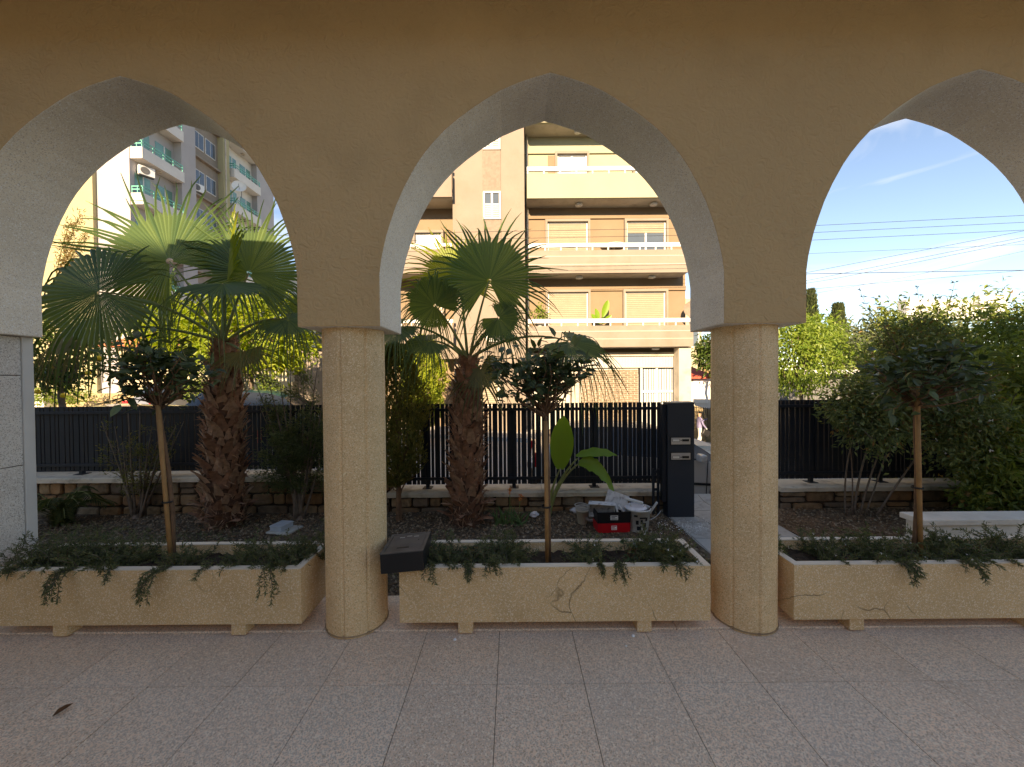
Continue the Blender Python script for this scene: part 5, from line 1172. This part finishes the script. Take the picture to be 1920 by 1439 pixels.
# ================================================================== CARS
def car(name, label, x, y, rot, L=4.2, W=.86, H=1.45, paint='car_silver', lights=True, roof_k=1.0):
    """hatchback lofted from cross-sections along its length, front towards +x before rotation"""
    t = thing(name, label, 'car', 'parked cars', loc=(x, y, street_z(x, y))); t.rotation_euler = (0, math.atan(.055) * math.cos(rot), rot)
    st = [(-.50, .42, .70, .72, .78, .70), (-.485, .30, .86, .90, .93, .80), (-.44, .24, .93, 1.06, .98, .78), (-.36, .2, .95, H - .06, 1.0, .66), (-.18, .2, .95, H, 1.0, .66), (.02, .2, .94, H - .01, 1.0, .65), (.12, .2, .93, H - .12, 1.0, .66), (.26, .2, .91, .95, 1.0, .80), (.38, .22, .84, .88, .98, .76), (.46, .26, .74, .77, .92, .68), (.50, .36, .58, .60, .76, .56)]
    rings = []
    for f, zl, zb, zr, kw, kr in st:
        xx = f * L; w_ = W * kw; wr = W * kr
        half_ = [(w_ * .9, zl), (w_ * .985, zl + .12), (w_, (zl + zb) / 2), (w_ * .97, zb), (wr, zr), (wr * .55, zr + .03), (0, zr + .04)]
        rings.append([(xx, q[0], q[1]) for q in half_] + [(xx, -q[0], q[1]) for q in half_[-2::-1]])
    body = MB(); glass = MB(); n = 13; fl = []
    for i in range(len(rings) - 1):
        for k in range(n - 1):
            q = [rings[i][k], rings[i + 1][k], rings[i + 1][k + 1], rings[i][k + 1]]
            side = k in (3, 8) and 2 <= i <= 6; screen = (4 <= k <= 7) and (i in (2, 6)); 
            (glass if side or screen else body).add(q, [(0, 1, 2, 3)])
    body.add(rings[0], [tuple(range(n))]); body.add(rings[-1], [tuple(range(n - 1, -1, -1))])
    bo = body.build('body', paint, t); bmx = bmesh.new(); bmx.from_mesh(bo.data); bmesh.ops.remove_doubles(bmx, verts=bmx.verts, dist=1e-4); bmesh.ops.recalc_face_normals(bmx, faces=bmx.faces); bmx.to_mesh(bo.data); bmx.free()
    for p in bo.data.polygons: p.use_smooth = True
    glass.build('glazing', 'car_glass', t)
    for sy in (-1, 1):
        for fx in (.30, -.31):
            wv = MB().lathe([(.2, -.1), (.3, -.1), (.32, -.07), (.32, .07), (.3, .1), (.2, .1)], n=24, caps=False).build('wheel', 'tyre', t, smooth=True, loc=(fx * L, sy * (W - .09), .32)); wv.rotation_euler = (R(90), 0, 0)
            MB().lathe([(.205, -.06), (.205, .085), (.06, .06), (.05, .085), (.001, .085)], n=18).build('rim', 'rim', wv)
            MB().lathe([(.205, -.085), (.205, .06), (.06, -.06), (.05, -.085), (.001, -.085)][:2], n=18).build('rim', 'rim', wv)
            MB().lathe([(.37, -.03), (.37, .03), (.32, .03)], n=24).build('arch', 'trim_black', t, loc=(fx * L, sy * (W - .02), .34)).rotation_euler = (R(90), 0, 0)
        MB().box(-.05, .07, -.10, .10, -.07, .07).build('mirror', paint, t, bevel=.035, loc=(.16 * L, sy * (W + .10), .99))
        MB().box(.15, .24, sy * W * .985 - .012, sy * W * .985 + .012, .74, .77).build('door_handle', paint, t, loc=(-.33, 0, 0)); MB().box(.15, .24, sy * W * .985 - .012, sy * W * .985 + .012, .74, .77).build('door_handle', paint, t, loc=(-1.2, 0, 0))
        for sx_ in (.20, -.05, -.26): MB().box(sx_ * L - .006, sx_ * L + .006, sy * W * 1.001 - .004, sy * W * 1.001 + .003, .3, .93).build('door_gap', 'trim_black', t)
        MB().box(-.3 * L, .22 * L, sy * W * 1.003 - .01, sy * W * 1.003 + .01, .5, .54).build('side_moulding', 'trim_black', t)
        MB().box(-.502 * L, -.478 * L, sy * W * .62, sy * W * .93, .66, .92).build('tail_light', 'lamp_red', t, bevel=.015); MB().box(.455 * L, .485 * L, sy * W * .5, sy * W * .86, .58, .72).build('headlight', 'lamp_clear', t, bevel=.015)
    MB().box(-.509 * L, -.49 * L, -.26, .26, .52, .63).build('number_plate', 'print_white', t); MB().box(-.515 * L, -.47 * L, -W * .85, W * .85, .32, .45).build('bumper', 'trim_black', t, bevel=.03)
    return t
car('parked_car', 'silver car parked behind the middle fence, its front showing in the gate gap', 2.5, 7.55, 0, 4.3, paint='car_silver', H=1.42)
car('parked_car', 'dark navy car hidden behind the left fence near the block pier', -7.35, 7.1, R(180), 4.4, paint='car_navy', H=1.36)
car('parked_car', 'grey car with red tail lights beyond the left fence', -11.35, 14.3, R(72), 4.2, paint='car_grey', H=1.5)
car('parked_car', 'teal car behind the twiggy shrub right of the left palm', -6.9, 11.0, R(8), 4.3, paint='car_teal', H=1.5)

# ================================================================== PERSON in the side street
PYp = 16.6; fp = at(1311, 839, PYp); hz = at(1311, 772, PYp).z - fp.z
t = thing('person', 'person in lilac shirt and white trousers walking up the side street with one arm out', 'person', loc=fp); k = hz / 1.72
sk = {'pel': (0, 0, .92, .13), 'wst': (0, 0, 1.08, .12), 'chs': (.01, 0, 1.3, .15), 'nck': (.02, 0, 1.47, .055), 'hd1': (.03, 0, 1.57, .085), 'hd2': (.03, 0, 1.67, .08),
      'hl': (.02, .09, .88, .095), 'kl': (.12, .09, .5, .065), 'al': (.06, .09, .1, .045), 'tl': (.2, .09, .04, .04), 'hr': (0, -.09, .88, .095), 'kr': (-.03, -.09, .5, .065), 'ar': (-.2, -.09, .12, .045), 'tr': (-.08, -.09, .04, .04),
      'sl': (.02, .19, 1.38, .06), 'el': (.2, .24, 1.2, .045), 'wl': (.42, .22, 1.3, .033), 'fl': (.52, .21, 1.36, .025), 'sr': (.0, -.19, 1.38, .06), 'er': (.06, -.26, 1.12, .045), 'wr': (.2, -.26, .95, .033), 'fr': (.25, -.26, .88, .025)}
ed = [('pel', 'wst'), ('wst', 'chs'), ('chs', 'nck'), ('nck', 'hd1'), ('hd1', 'hd2'), ('pel', 'hl'), ('hl', 'kl'), ('kl', 'al'), ('al', 'tl'), ('pel', 'hr'), ('hr', 'kr'), ('kr', 'ar'), ('ar', 'tr'), ('chs', 'sl'), ('sl', 'el'), ('el', 'wl'), ('wl', 'fl'), ('chs', 'sr'), ('sr', 'er'), ('er', 'wr'), ('wr', 'fr')]
names = list(sk); me = bpy.data.meshes.new('body'); me.from_pydata([tuple(c * k for c in sk[n_][:3]) for n_ in names], [(names.index(a), names.index(b_)) for a, b_ in ed], [])
bo = bpy.data.objects.new('body', me); col.objects.link(bo); bo.parent = t
md = bo.modifiers.new('skin', 'SKIN'); 
for i, n_ in enumerate(names): r_ = sk[n_][3] * k; me.skin_vertices[0].data[i].radius = (r_, r_)
me.skin_vertices[0].data[0].use_root = True; bo.modifiers.new('sub', 'SUBSURF').render_levels = 1
m, tn = _new('person_cloth'); n_ = tn.nodes; o_ = n_.new('ShaderNodeOutputMaterial'); b_ = n_.new('ShaderNodeBsdfPrincipled'); tn.links.new(b_.outputs[0], o_.inputs[0])
tcn = n_.new('ShaderNodeTexCoord'); sp = n_.new('ShaderNodeSeparateXYZ'); cr_ = n_.new('ShaderNodeValToRGB'); cr_.color_ramp.interpolation = 'CONSTANT'; dv = n_.new('ShaderNodeMath'); dv.operation = 'DIVIDE'; dv.inputs[1].default_value = 1.8 * k
tn.links.new(tcn.outputs['Object'], sp.inputs[0]); tn.links.new(sp.outputs['Z'], dv.inputs[0]); tn.links.new(dv.outputs[0], cr_.inputs[0]); tn.links.new(cr_.outputs[0], b_.inputs['Base Color']); b_.inputs['Roughness'].default_value = .8
el_ = cr_.color_ramp.elements; el_[0].position = 0; el_[0].color = (.25, .08, .06, 1); el_[1].position = .05; el_[1].color = (.5, .5, .49, 1)
for p_, c_ in ((.52, (.22, .20, .34, 1)), (.815, (.48, .30, .21, 1)), (.905, (.03, .02, .015, 1))): e = el_.new(p_); e.color = c_
me.materials.append(m)
hb_ = tag(MB().box(-.16, .16, -.06, .06, -.26, 0).build('shoulder_bag', 'tool_black', bevel=.03, loc=fp + Vector((.26, -.28, .86)) * k), 'black bag carried by the person in white trousers', 'bag'); hb_.rotation_euler = (0, .5, 0)

# ================================================================== THINGS ON THE PLANTER, FLOOR AND GROUND
# black metal box resting tilted on the planter's left end
c0 = at(773, 1045, 2.45)
t = thing('metal_box', 'black metal box with a slotted lid perched on the left end of the middle planter', 'metal box', loc=(at(763, 1045, 2.42).x, 2.44, .418 + .018)); t.rotation_euler = (R(-2), R(-3), R(4)); bw, bd, bh = .128, .155, .115
for nm, q in (('front', (-bw, bw, -bd, -bd + .006)), ('back', (-bw, bw, bd - .006, bd)), ('side', (-bw, -bw + .006, -bd + .006, bd - .006)), ('side', (bw - .006, bw, -bd + .006, bd - .006))): MB().box(*q, 0, bh).build(nm, 'tool_black', t, bevel=.002)
MB().box(-bw + .006, bw - .006, -bd + .006, bd - .006, 0, .004).build('bottom', 'tool_black', t)
fr = MB(); e = .018
for q in ((-bw - .001, bw + .001, -bd - .001, -bd + e), (-bw - .001, bw + .001, bd - e, bd + .001), (-bw - .001, -bw + e, -bd + e, bd - e), (bw - e, bw + .001, -bd + e, bd - e)): fr.box(*q, bh + .0005, bh + .006)
fr.build('lid_frame', 'safe_metal', t); ld = MB().box(-bw + e + .002, bw - e - .002, -bd + e + .002, bd - e - .002, bh - .002, bh + .004).build('lid', 'safe_metal', t, bevel=.001)
MB().box(-.045, .03, -.088, -.074, bh + .0042, bh + .0055).build('slot', 'slot_dark', ld); 
for px, py in ((-.045, .085), (0, .1), (.045, .09)): MB().box(px - .016, px + .016, py - .004, py + .004, bh + .0042, bh + .0065).build('hinge', 'slot_metal', ld)
MB().lathe([(.004, 0), (.004, .002)], (.07, .03, bh + .0042), 8).build('keyhole', 'slot_dark', ld)
# dry leaf on the floor
lp = atz(97, 1347, 0); P = np.array([(0, 0, .006)]); o = leaf_mesh('fallen_leaf', P, [(.55, .8, .05)], [(.2, -.2, 1)], .07, .03, 'dead_leaf', None, True, fold=.5, curl=-.25); o.location = (lp.x, lp.y, .0); tag(o, 'curled brown dry leaf lying on the porch floor at left', 'leaf')
for lab, px, py, s in (('tiny white crumb by the left foot of the middle planter', 853, 1200, .011), ('tiny white crumb by the right foot of the middle planter', 1187, 1193, .012), ('flat white flake on the tiles below the middle planter', 1174, 1212, .007)):
    q = atz(px, py, 0); o = MB().lathe([(s, 0), (s * .8, s * .5), (s * .3, s * .9)], n=7).build('paper_crumb', 'print_white', loc=(q.x, q.y, .0005)); tag(o, lab, 'litter', 'white crumbs on the floor')
# grey ground box
q = atz(533, 997, GZ); t = thing('ground_junction_box', 'small grey box on a pale plate in the gravel left of the left column', 'junction box', loc=(q.x, q.y, GZ + .012)); t.rotation_euler = (0, 0, R(-12))
MB().box(-.14, .16, -.13, .13, 0, .022).build('plate', 'plate_grey', t, bevel=.004); MB().box(-.11, .05, -.1, .09, .023, .075).build('box', 'box_grey', t, bevel=.006); MB().box(-.115, .055, -.105, .095, .0755, .088).build('lid', 'box_grey', t, bevel=.004)
# ---- tool pile
TY = 4.45; g = GZ + .012
tb0 = atz(1151, 1002, GZ); t = thing('toolbox', 'open black and red toolbox with a dusty lid on the gravel', 'toolbox', loc=(tb0.x, tb0.y + .12, g)); t.rotation_euler = (0, 0, R(3)); hw_ = .197
def shell(mb, w0, w1, d0, d1, z0, z1, th=.008):
    for s in (-1, 1):
        mb.add([(s * w0, -d0, z0), (s * w0, d0, z0), (s * w1, d1, z1), (s * w1, -d1, z1), (s * (w0 - th), -d0, z0), (s * (w0 - th), d0, z0), (s * (w1 - th), d1, z1), (s * (w1 - th), -d1, z1)], [(0, 1, 2, 3), (7, 6, 5, 4), (3, 2, 6, 7)])
        mb.add([(-w0, s * d0, z0), (w0, s * d0, z0), (w1, s * d1, z1), (-w1, s * d1, z1), (-w0, s * (d0 - th), z0), (w0, s * (d0 - th), z0), (w1, s * (d1 - th), z1), (-w1, s * (d1 - th), z1)], [(0, 1, 2, 3), (7, 6, 5, 4), (3, 2, 6, 7)])
    mb.add([(-w0, -d0, z0), (w0, -d0, z0), (w0, d0, z0), (-w0, d0, z0)], [(0, 1, 2, 3)])
mb = MB(); shell(mb, hw_ * .97, hw_, .105, .11, 0, .112); lo = mb.build('lower_tray', 'tool_red', t)
mb = MB(); shell(mb, hw_, hw_ * 1.02, .11, .115, .116, .245); uo = mb.build('upper_tray', 'tool_black', t)
for p_, z0, z1, w_, m_ in ((uo, .155, .208, .045, 'print_white'), (lo, .035, .085, .032, 'print_white')):
    lb_ = MB().box(-w_, w_, -.1195 if z0 > .1 else -.1135, -.1165 if z0 > .1 else -.1105, z0, z1).build('badge', m_, p_)
    for j in range(3): MB().box(-w_ * .8, w_ * (.2 if j == 1 else .8), -.121 if z0 > .1 else -.115, -.1196 if z0 > .1 else -.1136, z0 + .008 + j * (z1 - z0) * .3, z0 + .008 + j * (z1 - z0) * .3 + (z1 - z0) * .14).build('badge_print', 'tool_black' if z0 > .1 else 'tool_red', lb_)
ldv = MB(); shell(ldv, .15, .155, .1, .105, 0, .06); l_ = ldv.build('lid', 'dusty_white', t, loc=(-.11, .02, .26)); l_.rotation_euler = (R(118), 0, R(-16)); MB().box(-.13, .13, -.005, .005, 0, .19).build('lid_stay', 'dusty_white', t, loc=(.06, .06, .235)).rotation_euler = (R(-20), R(14), R(-25))
for lab, a, b_, r_, m_ in (('white plastic elbow pipe sticking out of the toolbox', (1160, 948), (1170, 962), .013, 'pipe_white'), ('short white conduit piece poking up from the toolbox', (1153, 945), (1160, 968), .012, 'pipe_white')):
    tag(MB().tube([at(*a, tb0.y + .1), at(*b_, tb0.y + .1), at(b_[0] + 3, b_[1] + 8, tb0.y + .12)], r_, 8).build('pipe_offcut', m_, smooth=True), lab, 'pipe', 'pipe offcuts')
p0, p1 = at(1142, 926, 4.85), at(1205, 944, 4.55); tag(MB().tube([p0, p0.lerp(p1, .5), p1], .019, 10).build('white_pipe', 'pipe_white', smooth=True), 'long white plastic pipe lying across the toolbox and bucket', 'pipe')
# bucket
q = atz(1203, 1003, GZ); t = thing('builder_bucket', 'white building bucket with black house print, full of tools', 'bucket', loc=(q.x, q.y + .14, g))
MB().lathe([(.115, 0), (.12, .005), (.145, .25), (.155, .25), (.155, .268), (.147, .268), (.143, .26), (.117, .01)], n=28).build('pail', 'bucket_white', t, smooth=True)
pr_ = [(-.05, .03, .05, .05), (.02, .03, .04, .09), (-.06, .10, .03, .05), (-.01, .11, .025, .05), (.045, .14, .03, .045), (-.02, .17, .07, .02), (-.08, .19, .04, .025)]
for x_, z_, w_, h_ in pr_:
    a0, a1 = -math.pi / 2 + x_ / .13, -math.pi / 2 + (x_ + w_) / .13; vs = []
    for z__ in (z_, z_ + h_):
        r_ = .1215 + (z__ - .005) * .102 + .0015
        vs += [(r_ * math.cos(a0 + (a1 - a0) * j / 4), r_ * math.sin(a0 + (a1 - a0) * j / 4), z__) for j in range(5)]
    MB().add(vs, [(j, j + 1, j + 6, j + 5) for j in range(4)]).build('print', 'print_black', t)
hd = MB(); hd.tube([(.155 * math.cos(a), .155 * math.sin(a) * .3 - .05, .26 - .16 * math.sin(a)) for a in np.linspace(0, math.pi, 14)], .004, 5); o = hd.build('handle', 'slot_metal', t); o.location = (.07, 0, .02); o.rotation_euler = (0, R(25), R(30))
rng2 = random.Random(4)
for lab, a, b_, r_, m_ in (('grey tape measure bar leaning out of the bucket', (1218, 962), (1232, 942), .02, 'bucket_white'), ('white tube in the bucket', (1190, 960), (1180, 944), .012, 'pipe_white'), ('red-handled tool lying in the bucket', (1197, 962), (1210, 955), .014, 'tool_redbit'), ('dark grip tool in the bucket', (1212, 960), (1222, 950), .016, 'safe_metal'), ('pale filling knife in the bucket', (1186, 963), (1197, 951), .012, 'dusty_white')):
    A, B_ = at(*a, q.y + .12), at(*b_, q.y + .1); tag(MB().bar(A, B_, r_ * 1.8, r_).build('hand_tool', m_, bevel=.003), lab, 'tool', 'tools in the bucket')
cr_ = MB(); o = MB().lathe([(.02, 0), (.12, .008), (.135, .03), (.11, .05), (.06, .055), (.02, .06)], n=11).build('cement_bag', 'bag_plastic', loc=(q.x - .02, q.y + .15, g + .235)); tag(o, 'crumpled white plastic sheet on top of the bucket', 'plastic sheet')
# pot with cable, and a loose coil
q = atz(1094, 988, GZ); t = thing('plastic_pot', 'cream plastic pot left of the toolbox', 'pot', loc=(q.x, q.y + .08, g)); MB().lathe([(.05, 0), (.055, .004), (.078, .16), (.084, .162), (.084, .18), (.076, .18), (.05, .01)], n=20).build('vessel', 'pot_cream', t, smooth=True); MB().lathe([(.07, .13), (.001, .135)], n=16, caps=False).build('soil', 'soil', t)
def coil(label, c, R_, n, tilt):
    pts = []
    for i in range(n * 20):
        a = i / 20 * 6.283; r_ = R_ * (1 + .14 * math.sin(i * .37)); pts.append(Vector((math.cos(a) * r_, math.sin(a) * r_ * .7, .012 * math.sin(i * .21) + i * .0006)))
    o = MB().tube(pts, .0045, 5).build('cable_coil', 'cable', smooth=True, loc=c); o.rotation_euler = tilt; tag(o, label, 'cable', 'cable coils')
coil('white cable coil heaped over the cream pot', (q.x, q.y + .08, g + .185), .085, 5, (R(14), 0, 0)); q2 = atz(1110, 985, GZ)
coil('loose white cable coil standing between pot and toolbox', (q2.x, q2.y + .05, g + .1), .095, 6, (R(75), 0, R(10)))
def crumple(label, px, py, s, m='bag_plastic'):
    q = atz(px, py, GZ); mb = MB(); random.seed(px); bm_ = bmesh.new(); bmesh.ops.create_icosphere(bm_, subdivisions=2, radius=s)
    for v in bm_.verts: v.co *= random.uniform(.65, 1.2); v.co.z *= .6; v.co.z += s * .5
    me = bpy.data.meshes.new('crumpled_bag'); bm_.to_mesh(me); bm_.free(); me.materials.append(MT(m)); o = bpy.data.objects.new('crumpled_bag', me); col.objects.link(o); o.location = (q.x, q.y, GZ + .008); tag(o, label, 'plastic bag', 'crumpled plastic bags')
crumple('crumpled white plastic bag on the gravel beside the spiky flowering clump', 1001, 970, .065); crumple('clear crumpled plastic by the wall, left of the cable pot', 1077, 962, .06)
for k in range(14):
    px, py = random.uniform(1255, 1300), random.uniform(978, 1000); 
q = atz(1285, 990, GZ); n_ = 260; P = np.stack([q.x + rng.normal(size=n_) * .22, q.y + rng.normal(size=n_) * .12, np.full(n_, GZ + .016)], 1)
stuff(tag(leaf_mesh('plaster_rubble', P, rdir(n_), rdir(n_, 1.), .008 + .018 * rng.random(n_), .012, 'print_white'), 'white plaster crumbs scattered on the path below the pillar', 'rubble'))

# ------------------------------------------------------------------ put every thing's empty at the base of its parts
bpy.context.view_layer.update()
for o in [o for o in scn.objects if o.parent is None and o.type == 'EMPTY' and o.location.length < 1e-6 and o.rotation_euler.z == 0]:
    lo = Vector((1e9, 1e9, 1e9)); hi = -lo
    for c in o.children:
        if c.type != 'MESH': continue
        for q in c.bound_box:
            p = c.matrix_world @ Vector(q)
            for i in range(3): lo[i] = min(lo[i], p[i]); hi[i] = max(hi[i], p[i])
    if lo.x > 1e8: continue
    b = Vector(((lo.x + hi.x) / 2, (lo.y + hi.y) / 2, lo.z)); o.location = b
    for c in o.children: c.location = c.location - b
